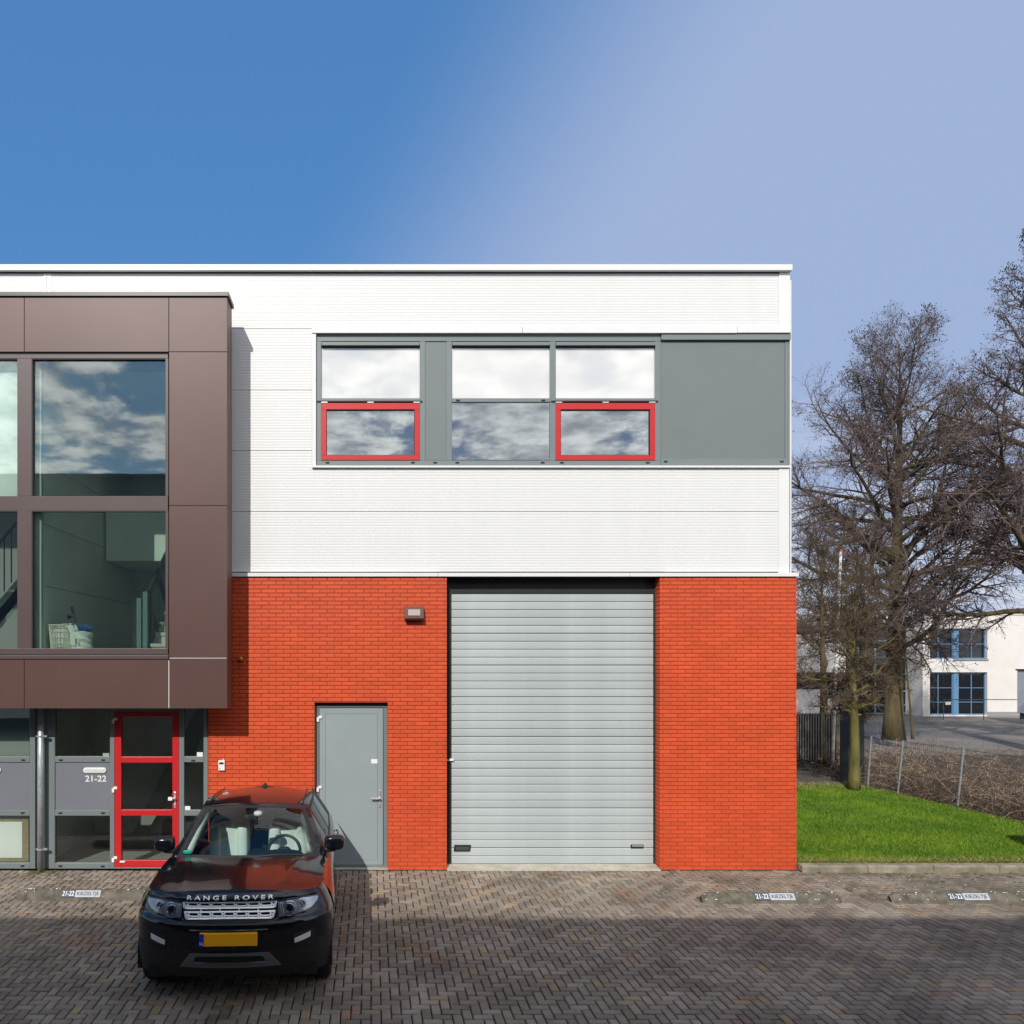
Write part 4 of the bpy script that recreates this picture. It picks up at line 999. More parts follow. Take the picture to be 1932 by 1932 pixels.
# flanks
edge = np.concatenate([hood[:, 60], cowl[1:, 60], scr[1:, 60], roof[1:, 60]])
ey = edge[:, 1]; oi_ = np.argsort(ey); ey, ex, ez = ey[oi_], edge[oi_, 0], edge[oi_, 2]
yy_ = np.linspace(.60, 3.82, 165)
def side_col(y):
    xt, zt_ = np.interp(y, ey, ex), np.interp(y, ey, ez)
    zb_ = np.interp(y, [.6, 1.3, 2, 2.8, 3.8], [.985, 1.02, 1.04, 1.085, 1.13]); tp = np.interp(y, [.6, 1, 2.8, 3.5, 3.85], [1, 1.0, 1.0, .965, .90])
    zb_ = min(zb_, zt_-.012)
    xb = max(.888*tp, xt+.004)
    fl_ = sum(.018*math.exp(-((y-c)/.40)**2) for c in WC)
    pts = [(xt, zt_), (xb, zb_), (.925*tp+fl_*.3, zb_-.05), ((.948+fl_)*tp, zb_-.16), ((.950+fl_)*tp, .68), ((.938+fl_)*tp, .50), (.928*tp, .40), (.86*tp, .28)]
    o = [pts[0]]
    for k, n in zip(range(7), (10, 3, 4, 6, 8, 5, 4)):
        for q in range(1, n+1):
            t = q/n; o.append((pts[k][0]*(1-t)+pts[k+1][0]*t, pts[k][1]*(1-t)+pts[k+1][1]*t))
    return o
cols_ = [side_col(y) for y in yy_]
for sgn in (1, -1):
    P = np.array([[(sgn*x, y, z) for x, z in c] for y, c in zip(yy_, cols_)])
    # smooth the flank profile below the glass
    for _ in range(3): P[:, 12:-1, 0] = .25*P[:, 11:-2, 0]+.5*P[:, 12:-1, 0]+.25*P[:, 13:, 0]
    dead = arch_fix(P)
    def isglass(i, j, P=P):
        y = P[i, j, 1]; return 1 <= j < 9 and ((1.62 < y < 2.52) or (2.60 < y < 3.22)) and P[i, 0, 2] > 1.20
    cells(body, P, dead, lambda i, j: not isglass(i, j) and j < 36 and not (j < 10 and P[i, j, 1] > 1.55))
    lows = MB(); cells(lows, P, dead, lambda i, j: j >= 36); lows.build('sill', M_trim, CAR, smooth=True, weld=True)
    g1 = MB(); cells(g1, P, dead, isglass); g1.build('side_window', M_side, CAR, smooth=True, weld=True)
    p2 = MB(); cells(p2, P, dead, lambda i, j: not isglass(i, j) and j < 10 and P[i, j, 1] > 1.55); p2.build('window_surround', M_trim, CAR, smooth=True, weld=True)
    # door shut line, handles
    hd_ = MB()
    for yh in (2.25, 2.95): hd_.tube([(sgn*.965, yh, .93), (sgn*.985, yh+.04, .935), (sgn*.985, yh+.18, .94), (sgn*.962, yh+.22, .94)], .014, 6)
    hd_.build('door_handle', M_paint, CAR, smooth=True)
    MB().box(sgn*.962-.012, sgn*.962+.012, 1.45, 2.70, .47, .50).build('side_strip', M_trim, CAR, bevel=.004)
BO = body.build('body', M_paint, CAR, smooth=True, weld=True)
# closed dark floor, arches
MB().box(-.80, .80, .25, 3.8, .26, .34).box(-.62, .62, .20, 3.8, .30, .62).box(-.74, .74, 1.35, 2.72, .34, .80).box(-.55, .55, 2.8, 3.7, .5, .9).build('underbody', M_cabin, CAR)
for c in WC:
    for sg in (-1, 1):
        mb = MB(); pts = [(AR*math.cos(a), WZ+AR*math.sin(a)) for a in np.linspace(-.25, math.pi+.25, 20)]
        for (a, b), (c2, d2) in zip(pts[:-1], pts[1:]): mb.quad((sg*.945, c+a, b), (sg*.945, c+c2, d2), (sg*.60, c+c2, d2), (sg*.60, c+a, b))
        mb.quad((sg*.60, c-.45, .3), (sg*.60, c+.45, .3), (sg*.60, c+.45, .8), (sg*.60, c-.45, .8)); mb.build('wheel_arch', M_trim, CAR)
        wx = sg*.815
        ty = MB().lathe([(.235, -.112), (.30, -.118), (.345, -.112), (.361, -.085), (.362, 0), (.361, .085), (.345, .112), (.30, .118), (.235, .112)], (wx, c, WZ), 'x', 40).build('wheel', M_tyre, CAR, smooth=True)
        rm_ = MB().lathe([(.0, sg*.07), (.05, sg*.07), (.06, sg*.06), (.215, sg*.035), (.238, sg*.10), (.246, sg*.108), (.246, -sg*.09)], (wx, c, WZ), 'x', 30)
        for k in range(10):
            a = 2*math.pi*k/10+(.09 if k % 2 else -.09); rm_.tube([(wx+sg*.085, c+.04*math.cos(a), WZ+.04*math.sin(a)), (wx+sg*.098, c+.236*math.cos(a), WZ+.236*math.sin(a))], .017, 6)
        rm_.build('rim', M_rim, ty, smooth=True)
# --- front details
def strip(mb, pts, wd, off, dep=.012):
    """ribbon along a polyline of (x,z) on the nose"""
    for (x0, z0), (x1, z1) in zip(pts[:-1], pts[1:]):
        d = Vector((x1-x0, z1-z0)); l = d.length
        if l < 1e-6: continue
        nrm = Vector((-d.y, d.x))/l*wd/2; q = [(x0+nrm.x, z0+nrm.y), (x1+nrm.x, z1+nrm.y), (x1-nrm.x, z1-nrm.y), (x0-nrm.x, z0-nrm.y)]
        zm_ = sum(z for x, z in q)/4; a = [fas(x, z, off+np.clip((zm_-z)*.7, -.01, .01)) for x, z in q]; b = [fas(x, z, off-dep) for x, z in q]; n = len(mb.v); mb.v += a+b
        mb.f += [(n, n+1, n+2, n+3)]+[(n+i, n+4+i, n+4+(i+1) % 4, n+(i+1) % 4) for i in range(4)]
def patch(mb, bot, top, nu, nv, off, skirt=.0):
    bot, top = np.array(bot, float), np.array(top, float)
    def samp(p, t):
        s = np.linspace(0, 1, len(p)); return np.array([np.interp(t, s, p[:, 0]), np.interp(t, s, p[:, 1])])
    G = np.zeros((nv+1, nu+1, 3))
    for i in range(nv+1):
        for j in range(nu+1):
            a = samp(bot, j/nu); b = samp(top, j/nu); q = a+(b-a)*i/nv; G[i, j] = fas(q[0], q[1], off)
    mb.grid(G)
    if skirt:
        ring = [G[0, j] for j in range(nu+1)]+[G[i, nu] for i in range(1, nv+1)]+[G[nv, j] for j in range(nu-1, -1, -1)]+[G[i, 0] for i in range(nv-1, -1, -1)]
        for p, q in zip(ring[:-1], ring[1:]):
            mb.quad(tuple(p), tuple(q), (q[0], q[1]+skirt, q[2]), (p[0], p[1]+skirt, p[2]))
    return mb
patch(MB(), [(-.445, .862), (-.40, .845), (0, .835), (.40, .845), (.445, .862)], [(-.430, 1.012), (0, 1.022), (.430, 1.012)], 30, 4, .006, .02).build('grille_recess', M_cabin, CAR, smooth=True)
gr = MB()
def bar(z0, z1, hw0, hw1, n):
    bow = lambda x: .008*(1-(abs(x)/hw0)**2)
    X = np.linspace(-1, 1, 41)
    strip(gr, [(x*hw1, z1+bow(x*hw1)) for x in X], .009, .022, .016); strip(gr, [(x*hw0, z0+bow(x*hw0)-.004) for x in X], .012, .022, .016)
    zm = (z0*.55+z1*.45); c_ = 2*hw1*.93/n
    for s in (-1, 1): strip(gr, [(s*hw1, z1+.003), (s*(hw0*.995), z0)], .022, .022, .016)
    for k in range(n):     # flattened hexagon openings with smaller ones beneath
        x0 = -hw1*.93+k*c_; x1 = x0+c_; h = (z1-z0)
        b0 = bow(x0+c_/2)
        zc = z0+h*.58+b0
        hexa = [(x0, zc), (x0+c_*.24, zc+h*.34), (x1-c_*.24, zc+h*.34), (x1, zc), (x1-c_*.24, zc-h*.30), (x0+c_*.24, zc-h*.30), (x0, zc)]
        strip(gr, hexa, .0062, .022, .014)
        strip(gr, [(x0+c_*.5, zc-h*.30), (x0+c_*.5, z0+b0)], .0001, .022, .01)
        strip(gr, [(x1, zc), (x1, zc-.002)], .012, .022, .014)
        for xq in (x0, x1): strip(gr, [(xq, zc-h*.06), (xq-c_*.12, z0+b0), ], .007, .021, .012); strip(gr, [(xq, zc-h*.06), (xq+c_*.12, z0+b0)], .007, .021, .012)
bar(.963, 1.008, .418, .424, 7); GRo = gr.build('grille_bar', M_silver, CAR)
gr = MB(); bar(.872, .925, .396, .414, 7); gr.build('grille_bar', M_silver, CAR)
ps = MB()
for x in (-.262, -.088, .088, .262): strip(ps, [(x, .932), (x, .954)], .011, .018, .014)
ps.build('grille_peg', M_silver, CAR)
# bonnet lettering
co, f = text_mesh('RANGE ROVER', .05, 1.0, 1.55, .0006)
k = .80/(co[:, 0].max()-co[:, 0].min()); kz = .034/(co[:, 1].max()-co[:, 1].min())
mb = MB()
for a, b, c in co.tolist():
    x = a*k; z = 1.052+b*kz-.008*(x/.5)**2; mb.v.append(fas(x, z, .004+c*1.5))
mb.f = f; mb.build('lettering', M_silver, HO)
# headlamps, lamp rings
for s in (-1, 1):
    fx = lambda pts: [(s*x, z) for x, z in pts][::s]
    h = patch(MB(), fx([(.447, .868), (.55, .868), (.66, .885), (.75, .912), (.805, .955)]), fx([(.44, 1.003), (.56, 1.010), (.68, 1.006), (.76, .998), (.81, .985)]), 24, 8, .006, .03)
    H = h.build('headlight', M_headblue, CAR, smooth=True)
    for rr_, cx_, cz_, nm in ((.052, .545, .930, 'projector'), (.036, .660, .957, 'projector')):
        q = Vector(fas(s*cx_, cz_, .012)); r_ = MB(); r_.lathe([(rr_*.62, .008), (rr_*.72, -.006), (rr_*.98, -.012), (rr_, -.002), (rr_*1.0, .02)], q, 'y', 26)
        pr_ = r_.build(nm, M_chrome, H, smooth=True)
        MB().lathe([(0, -.010), (rr_*.35, -.006), (rr_*.62, .006)], q, 'y', 20).build('lens', M_cabin, pr_, smooth=True)
        arc = [(s*(cx_+rr_*1.25*math.cos(a)), cz_+rr_*1.25*math.sin(a)) for a in np.linspace(-1.9, 1.9, 14)]
        st_ = MB(); strip(st_, [(2*s*cx_-x if s else x, z) for x, z in arc] if nm == 'x' else arc, .007, .010, .004); st_.build('light_ring', M_silver, H)
    st_ = MB()
    for o_ in (0, .018): strip(st_, [(s*(.466+o_+.02*t*t), .985-.10*t) for t in np.linspace(0, 1, 8)], .007, .012, .006)
    st_.build('light_guide', M_silver, H)
    ln = patch(MB(), fx([(.447, .868), (.55, .868), (.66, .885), (.75, .912), (.805, .955)]), fx([(.44, 1.003), (.56, 1.010), (.68, 1.006), (.76, .998), (.81, .985)]), 24, 8, .026, .02)
    ln.build('cover', M_headlens, H, smooth=True)
    # fog lamp in its dark pocket
    pk = patch(MB(), fx([(.585, .568), (.70, .572), (.775, .60)]), fx([(.585, .715), (.70, .722), (.775, .725)]), 10, 5, .003, .01); pk.build('fog_pocket', M_cabin, CAR, smooth=True)
    fo = patch(MB(), fx([(.600, .622), (.67, .636), (.742, .655)]), fx([(.598, .664), (.67, .684), (.745, .704)]), 10, 3, .012, .02); fo.build('fog_lamp', M_fog, CAR, smooth=True)
    # parking washer cover, crease under the lamp
    wsh = patch(MB(), fx([(.40, .818), (.485, .822)]), fx([(.405, .843), (.49, .846)]), 4, 2, .006, .01); wsh.build('washer_cover', M_paint, CAR, smooth=True)
    # door mirrors
    mr_ = MB().sellip((s*.955, 1.60, 1.178), (.115, .085, .085), .62, 24, 14); MRo = mr_.build('mirror', M_paint, CAR, smooth=True)
    MB().sellip((s*.90, 1.60, 1.10), (.075, .05, .032), .7, 14, 8).build('mirror_foot', M_trim, MRo, smooth=True)
    MB().box(s*.955-.09, s*.955+.09, 1.66, 1.69, 1.115, 1.24).build('mirror_glass', M_chrome, MRo)
# plate
pl = MB(); pl.box(-.262, .262, -.030, .02, .642, .757)
PLo = pl.build('number_plate', M_yellow, CAR, bevel=.004)
MB().box(-.262, -.218, -.0325, -.0295, .642, .757).build('euro_band', M_eu, PLo)
co, f = text_mesh('NL', .04); mb = MB(); mb.v = [(-.240+a*.75, -.0335-c*.3, .668+b) for a, b, c in co.tolist()]; mb.f = f; mb.build('lettering', M_plasticw, PLo)
# bumper ledge, lower grille slot, skid plate, chrome lip
lg = MB(); strip(lg, [(x, .826+.004*math.cos(x*3)) for x in np.linspace(-.60, .60, 40)], .012, .010, .02); lg.build('bumper_ledge', M_trim, CAR)
l2 = MB(); strip(l2, [(x, .778) for x in np.linspace(-.36, .36, 24)], .008, .006, .012); l2.build('bumper_crease', M_paint, CAR)
sk = patch(MB(), [(-.47, .405), (0, .395), (.47, .405)], [(-.365, .548), (-.34, .556), (0, .556), (.34, .556), (.365, .548)], 30, 6, .014, .03); SK = sk.build('skid_plate', M_skid, CAR, smooth=True)
patch(MB(), [(-.335, .462), (0, .455), (.335, .462)], [(-.315, .512), (-.29, .524), (0, .526), (.29, .524), (.315, .512)], 20, 3, .017, .003).build('air_slot', M_cabin, SK, smooth=True)
cl_ = MB(); strip(cl_, [(x, .462-.006*(1-(x/.33)**2)) for x in np.linspace(-.33, .33, 30)], .008, .022, .01); cl_.build('chrome_lip', M_chrome, SK)
# wipers, antenna, roof marks
wp = MB(); wp.tube([(-.70, 1.36, 1.09), (-.35, 1.235, 1.112), (.02, 1.20, 1.118)], .010, 6).tube([(.02, 1.19, 1.115), (.35, 1.215, 1.14), (.62, 1.315, 1.105)], .011, 6); wp.build('wiper', M_trim, CAR)
MB().sellip((0, 3.22, 1.535), (.028, .09, .035), .9, 12, 8).sellip((0, 3.26, 1.527), (.13, .02, .008), .9, 12, 6).build('roof_antenna', M_trim, CAR, smooth=True)
for s in (-1, 1): MB().tube([(s*.565, 2.2, 1.520), (s*.578, 2.75, 1.520), (s*.565, 3.35, 1.475)], .008, 6).build('roof_channel', M_trim, CAR)
# cabin
ca = MB(); ca.box(-.74, .74, 1.32, 1.62, .62, 1.035); ca.sellip((.36, 1.52, 1.035), (.26, .16, .07), .8); ca.box(-.12, .12, 1.6, 2.6, .5, .86)
ca.build('dashboard', M_cabin, CAR, bevel=.02)
hl_ = MB().grid(np.stack([np.concatenate([roof[8:38, 5:56], ], 0)[..., 0]*.98, roof[8:38, 5:56, 1], roof[8:38, 5:56, 2]-.035], -1)); hl_.build('headliner', M_cabin, CAR)
MB().box(-.70, .70, 2.95, 3.02, .5, 1.28).build('rear_bench', M_cabin, CAR)
for s in (-1, 1):
    se = MB(); se.sellip((s*.37, 2.55, .95), (.255, .09, .34), .5, 20, 12); se.sellip((s*.37+.17, 2.49, .93), (.075, .09, .30), .6, 12, 8); se.sellip((s*.37-.17, 2.49, .93), (.075, .09, .30), .6, 12, 8)
    so = se.build('seat', M_leather, CAR, smooth=True)
    MB().sellip((s*.37, 2.28, .70), (.25, .28, .10), .6, 16, 8).build('cushion', M_leather, so, smooth=True)
    MB().sellip((s*.37, 2.62, 1.31), (.14, .06, .09), .6, 16, 8).build('headrest', M_cabin, so, smooth=True)
    a = [(s*.775, 1.47+.02, 1.115), (s*.715, 1.73, 1.27), (s*.640, 2.02, 1.42)]
    MB().tube([(x*.905, y+.085, z-.03) for x, y, z in a], [.062, .056, .045], 8).build('pillar_trim', M_leather, CAR, smooth=True)
    MB().tube([(s*.745, 2.60, .95), (s*.66, 2.62, 1.36)], [.05, .035], 8).build('pillar_trim', M_leather, CAR, smooth=True)
sw_ = MB(); cpt = Vector((.37, 1.80, 1.02)); pts = []
for k in range(37):
    a = 2*math.pi*k/36; pts.append(cpt+Vector((.185*math.cos(a), .07*math.sin(a), .172*math.sin(a))))
sw_.tube(pts, .018, 8, False).sellip(tuple(cpt), (.08, .04, .06), .8); sw_.tube([cpt+Vector((-.18, 0, 0)), cpt+Vector((.18, 0, 0))], .016, 6)
sw_.build('steering_wheel', M_cabin, CAR, smooth=True)
MB().sellip((0, 1.90, 1.40), (.11, .02, .035), .6).build('rear_view_mirror', M_cabin, CAR, smooth=True)
MB().sellip((.06, 1.87, 1.45), (.05, .05, .03), .7).build('sensor_housing', mat('pale_sensor', (.4, .42, .45), .4), CAR, smooth=True)
MB().sellip((-.66, 1.385, 1.135), (.045, .012, .022), .6).build('green_sticker', mat('green_sticker', (.0, .28, .20), .5), CAR)

# ------------------------------------------------------------------ trees
def perp(d, rng):
    r = rng.normal(size=3); r -= d*np.dot(r, d); return r/np.linalg.norm(r)
class Tree:
    def __init__(s, seed): s.r = np.random.default_rng(seed); s.seg = [[] for _ in range(6)]; s.tips = []; s.rmin = .0034
    def branch(s, p, d, L, rad, lev, spec):
        """spec: list per level of dict(n, ang, len, segs, up, wig)"""
        r = s.r; sp = spec[lev]; n = sp['segs']; pts = [p]; dirs = []; rads = [rad]
        for i in range(n):
            d = d+r.normal(size=3)*sp['wig']+np.array([0, 0, sp['up']]); d /= np.linalg.norm(d)
            p = p+d*L/n; pts.append(p); dirs.append(d); rads.append(max(rad*(1-(i+1)/n*sp.get('tap', .75)), s.rmin))
        for i in range(n): s.seg[lev].append((pts[i], pts[i+1], rads[i], rads[i+1]))
        if lev+1 >= len(spec):
            s.tips.append(p); return
        nx = spec[lev+1]; m = max(1, int(round(nx['n']*(.75+.5*r.random()))))
        st_ = sp.get('start', .2)
        for k in range(m):
            t = st_+(1-st_)*(k+r.random())/m; i = min(n-1, int(t*n)); f_ = t*n-i
            q = pts[i]*(1-f_)+pts[i+1]*f_; rd = rads[i]*(1-f_)+rads[i+1]*f_
            a = R(nx['ang']*(.75+.5*r.random())); dd = dirs[i]*math.cos(a)+perp(dirs[i], r)*math.sin(a)
            ln = L*nx['len']*(.6+.7*r.random())*(1-nx.get('taper', .5)*(t-st_)/(1-st_+1e-6))
            s.branch(q, dd, ln, min(rd*.75, rad*nx.get('rad', .45)), lev+1, spec)
def tubes_np(segs, k):
    A = np.array([x[0] for x in segs]); B = np.array([x[1] for x in segs]); ra = np.array([x[2] for x in segs]); rb_ = np.array([x[3] for x in segs])
    d = B-A; d /= np.linalg.norm(d, axis=1)[:, None]+1e-9
    h = np.where(np.abs(d[:, 2:3]) > .9, np.array([[1., 0, 0]]), np.array([[0, 0, 1.]])); u = np.cross(d, h); u /= np.linalg.norm(u, axis=1)[:, None]; v = np.cross(d, u)
    n = len(A); V = np.empty((n, 2*k, 3))
    for j in range(k):
        a = 2*math.pi*j/k; o = u*math.cos(a)+v*math.sin(a)
        V[:, j] = A-d*ra[:, None]*.3+o*ra[:, None]; V[:, k+j] = B+o*rb_[:, None]
    F_ = np.array([[j, (j+1) % k, k+(j+1) % k, k+j] for j in range(k)])
    Fc = (np.arange(n)[:, None, None]*2*k+F_[None]).reshape(-1, 4)
    return V.reshape(-1, 3), Fc
M_bark = mat('grey_brown_bark', (.070, .052, .030), .95, var=.35, vs=5, col2=(.13, .105, .045), bump=.9, bs=26, bdist=.03, stretch=(1, 1, .25))
M_mossbark = mat('mossy_bark', (.10, .095, .022), .95, var=.3, vs=5, col2=(.20, .175, .05), bump=.9, bs=30, bdist=.02, stretch=(1, 1, .3))
M_twig = mat('purple_brown_twig', (.135, .097, .088), .9, var=.3, vs=1.2)
M_twigb = mat('brown_twig', (.115, .082, .052), .9, var=.3, vs=2)
M_cone = mat('dark_cone', (.028, .017, .018), .9)
def make_tree(name, label, cat, seed, base, height, lean, r0, spec, limbs, group=None, cones=0, tm=M_twig, bm=M_bark,  trunk_pts=None):
    T = Tree(seed); r = T.r; base = np.array(base, float)
    n = 16; pts = []; rad = []
    for i in range(n+1):
        t = i/n; pts.append(base+np.array([lean[0]*t+.10*math.sin(t*5+seed)*t, lean[1]*t+.10*math.cos(t*4+seed)*t, height*t])); rad.append(max(.02, r0*((1-t)**.85)*(1+.28*math.exp(-t*height*1.4))))
    trunk = MB().tube(pts, rad, 14)
    t = thing(name, label, cat, tuple(base), group)
    for (t0, t1, cnt, ang, ln, l_taper) in limbs:
        for k in range(cnt):
            tt = t0+(t1-t0)*(k+r.random())/cnt; i = min(n-1, int(tt*n)); f_ = tt*n-i
            p = np.array(pts[i])*(1-f_)+np.array(pts[i+1])*f_; rd = rad[i]*(1-f_)+rad[i+1]*f_
            az = k*2.39996+r.random()*.8; a = R(ang*(.8+.4*r.random()))
            d = np.array([math.cos(az)*math.sin(a), math.sin(az)*math.sin(a), math.cos(a)])
            u = (tt-t0)/(t1-t0+1e-6)
            L_ = ln*(.75+.45*r.random())*(1-l_taper*u)
            T.branch(p, d, L_, min(rd*.62, .016+.021*L_), 0, spec)
    tr = trunk.build('trunk', bm, t, smooth=True)
    V0, F0 = tubes_np(T.seg[0], 7); V1, F1 = tubes_np(T.seg[1], 5); V2, F2 = tubes_np([x for l in T.seg[2:] for x in l], 3)
    cr_ = mesh_np('crown', np.concatenate([V0, V1, V2]), np.concatenate([F0, F1+len(V0), F2+len(V0)+len(V1)]), tm, t)
    cr_.data.materials.append(bm); mi = np.zeros(len(cr_.data.polygons), 'i'); mi[:len(F0)] = 1; cr_.data.polygons.foreach_set('material_index', mi)
    if cones and T.tips:
        tips = np.array(T.tips); idx = r.integers(0, len(tips), cones); c = tips[idx]+r.normal(size=(cones, 3))*.06; sz = (.012+.014*r.random(cones))[:, None]
        o6 = np.array([[1, 0, 0], [-1, 0, 0], [0, 1, 0], [0, -1, 0], [0, 0, 1.5], [0, 0, -1.5]])
        V = (c[:, None]+o6[None]*sz[:, None]).reshape(-1, 3); f8 = np.array([[0, 2, 4], [2, 1, 4], [1, 3, 4], [3, 0, 4], [2, 0, 5], [1, 2, 5], [3, 1, 5], [0, 3, 5]])
        mesh_np('cones', V, (np.arange(cones)[:, None, None]*6+f8[None]).reshape(-1, 3), M_cone, t, kind='stuff')
    return t
BIG = [dict(segs=8, wig=.12, up=.02, tap=.85, start=.16), dict(n=13, ang=46, len=.44, segs=4, wig=.17, up=.03, taper=.5, rad=.40, start=.12), dict(n=8, ang=46, len=.50, segs=3, wig=.2, up=.02, taper=.35, rad=.45, start=.1), dict(n=6, ang=44, len=.55, segs=2, wig=.24, up=.03, taper=.3, rad=.6)]
def at(px, py, D, z=0): return ((px-PXC)*D/FPX, D-DW, CAM_H-(py-PYC)*D/FPX)
x, y_, z = at(1686, 1396, 27)
make_tree('alder_tree', 'tall bare tree with thick trunk and purple brown twigs behind the wire fence', 'tree', 5, (x, y_, z), 14.4, (.35, .2), .30, BIG,
          [(.20, .42, 17, 72, 4.7, .0), (.40, .70, 25, 60, 5.1, .12), (.66, .97, 22, 44, 3.8, .42)], 'tall bare trees behind the wire fence', 9000)
x, y_, z = at(1985, 1420, 25)
make_tree('alder_tree', 'bare tree at the right picture edge reaching higher than all others', 'tree', 9, (x, y_, z), 17.2, (-.3, .3), .42, BIG,
          [(.26, .42, 9, 76, 5.0, .0), (.40, .68, 14, 60, 4.8, .10), (.66, .98, 18, 38, 2.5, .5)], 'tall bare trees behind the wire fence', 9000)
SML = [dict(segs=6, wig=.22, up=.05, tap=.8, start=.10), dict(n=11, ang=52, len=.48, segs=4, wig=.24, up=.03, taper=.4, rad=.45, start=.08), dict(n=7, ang=50, len=.55, segs=3, wig=.27, up=.02, taper=.3, rad=.5, start=.1), dict(n=4, ang=45, len=.6, segs=2, wig=.27, up=.02, taper=.3, rad=.6)]
x, y_, z = at(1611, 1484, 17.55)
make_tree('pollard_tree', 'short bare tree with a mossy green trunk at the back of the lawn', 'tree', 21, (x, y_, z-.05), 4.7, (.12, .1), .112, SML,
          [(.36, .48, 7, 84, .95, .0), (.48, .75, 9, 66, 1.3, .1), (.70, .98, 10, 42, 1.45, .15), (.34, .92, 22, 74, .62, .0)], None, 0, M_twigb, M_mossbark)
x, y_, z = at(1552, 1440, 21.5)
make_tree('hornbeam_tree', 'dense brown bushy tree close beside the orange wall corner', 'tree', 33, (x, y_, z), 6.2, (.1, .1), .12, SML,
          [(.22, .45, 2, 62, 1.3, .0), (.42, .72, 5, 54, 1.5, .1), (.66, .98, 15, 42, 1.7, .2)], None, 0, M_twigb)
x, y_, z = at(1722, 1394, 26)
make_tree('young_tree', 'thin young trunk just right of the thick tall trunk', 'tree', 41, (x, y_, z), 5.2, (-.35, 0), .042, SML, [(.30, .95, 11, 58, 1.3, .3)], None, 0, M_twigb)

# ------------------------------------------------------------------ fence, posts, brambles
M_post = mat('galvanised_post', (.27, .29, .31), .5, metal=.5, var=.15, vs=8)
M_wire = mat('dark_wire', (.10, .10, .10), .5, metal=.5)
FE = thing('wire_fence', 'low wire mesh fence with leaning grey posts along the lawn edge', 'fence', (12.2, 5, LZ))
tops, bots = [], []
for pxb, pyb, pxt, pyt, D in ((1636.6, 1483, 1643.8, 1390, 17.9), (1693.7, 1492.5, 1703.9, 1398, 17.05), (1805.8, 1522, 1817.9, 1412.5, 15.55)):
    b = Vector(at(pxb, pyb, D)); t_ = Vector(at(pxt, pyt, D)); bots.append(b); tops.append(t_)
b = Vector((12.50, 14.0-DW, bots[2].z)); bots.append(b); tops.append(b+(tops[2]-bots[2]))
b0 = Vector((11.75, 19.0-DW, bots[0].z)); bots.insert(0, b0); tops.insert(0, b0+(tops[1]-bots[1]))
b = Vector((12.85, 11.2-DW, bots[-1].z)); bots.append(b); tops.append(b+(tops[2]-bots[2]))
for b, t_ in zip(bots[1:], tops[1:]):
    MB().tube([b-Vector((0, 0, .1)), t_], .024, 10).tube([t_, t_+Vector((0, 0, .012))], .027, 10).build('post', M_post, FE, smooth=False)
segs = []
for (b1, t1), (b2, t2) in zip(list(zip(bots, tops))[:-1], list(zip(bots, tops))[1:]):
    n = int((b2-b1).length/.05)
    for k in range(n):
        u = k/n; segs.append((np.array(b1.lerp(b2, u)), np.array(t1.lerp(t2, u)), .0036, .0036))
    for h in (.02, .2, .37, .54, .71, .88, .985):
        segs.append((np.array(b1.lerp(t1, h)), np.array(b2.lerp(t2, h)), .0055, .0055))
V, F_ = tubes_np(segs, 3); mesh_np('wire_mesh', V, F_, M_wire, FE, kind='stuff')
# brambles: tangled dry canes behind the fence
rb2 = np.random.default_rng(8); segs = []; segs2 = []
for k in range(6800):
    yv = rb2.uniform(-1.0, 12.8); x = fence_x(min(yv, 9))+.12+abs(rb2.normal())*(1.5 if k % 2 else 4.0)
    if x < 13.3 and yv > 6.9: continue
    h = (.28+.62*rb2.random())*(1 if k % 2 else .8); p = np.array([x, yv, LZ-.08]); d = np.array([rb2.normal()*.7, rb2.normal()*.7, 1.0]); d /= np.linalg.norm(d); n = 5
    for i in range(n):
        q = p+d*h/n*1.5; (segs if k % 3 else segs2).append((p, q, .0045 if k % 3 else .0060, .0036)); p = q; d = d+rb2.normal(size=3)*.35+np.array([0, 0, -.28]); d /= np.linalg.norm(d)
V, F_ = tubes_np(segs, 3); o = mesh_np('brambles', V, F_, mat('dry_cane', (.10, .070, .047), .9, var=.4, vs=1.0), kind='stuff')
V, F_ = tubes_np(segs2, 3); o = mesh_np('dry_stalks', V, F_, mat('pale_stalk', (.36, .26, .18), .9, var=.3, vs=1.5), kind='stuff')
lv = MB()
for k in range(9000):
    yv = rp.uniform(-1, 12.8); x = fence_x(min(yv, 9))+.05+abs(rp.gauss(0, 1.4 if k % 2 else 4)); r = rp.uniform(.015, .045); a = rp.uniform(0, 6); z = LZ-.1+abs(rp.gauss(0, .12))
    c_ = rp.uniform(-.03, .03); lv.quad(*[(x+r*(1.3 if t % 2 else .6)*math.cos(a+t*1.57), yv+r*(1.3 if t % 2 else .6)*math.sin(a+t*1.57), z+(c_ if t % 2 else -c_)) for t in range(4)])
o = lv.build('fallen_leaves', mat('brown_leaf', (.15, .095, .06), .9, rnd=.55)); o['kind'] = 'stuff'
M_bank = mat('bank_soil', (.075, .058, .042), .95, var=.45, vs=1.6, detail=9, bump=.8, bs=14)
bk_ = MB(); xs2 = [-1, 0, .8, 2, 4, 26]; zs2 = [.06, .06, .02, -.03, -.05, -.05]
ysv = [-9, -4, 0, 3, 6, 9, 13.8]
for a, b in zip(ysv[:-1], ysv[1:]):
    for k in range(5):
        if k == 0: continue
        f0, f1 = (fence_x(a), fence_x(b)) if b <= 9.1 else (fence_x(9),)*2
        bk_.quad((f0+xs2[k], a, zs2[k]), (f0+xs2[k+1], a, zs2[k+1]), (f1+xs2[k+1], b, zs2[k+1]), (f1+xs2[k], b, zs2[k]))
struct(bk_.build('bank', M_bank))
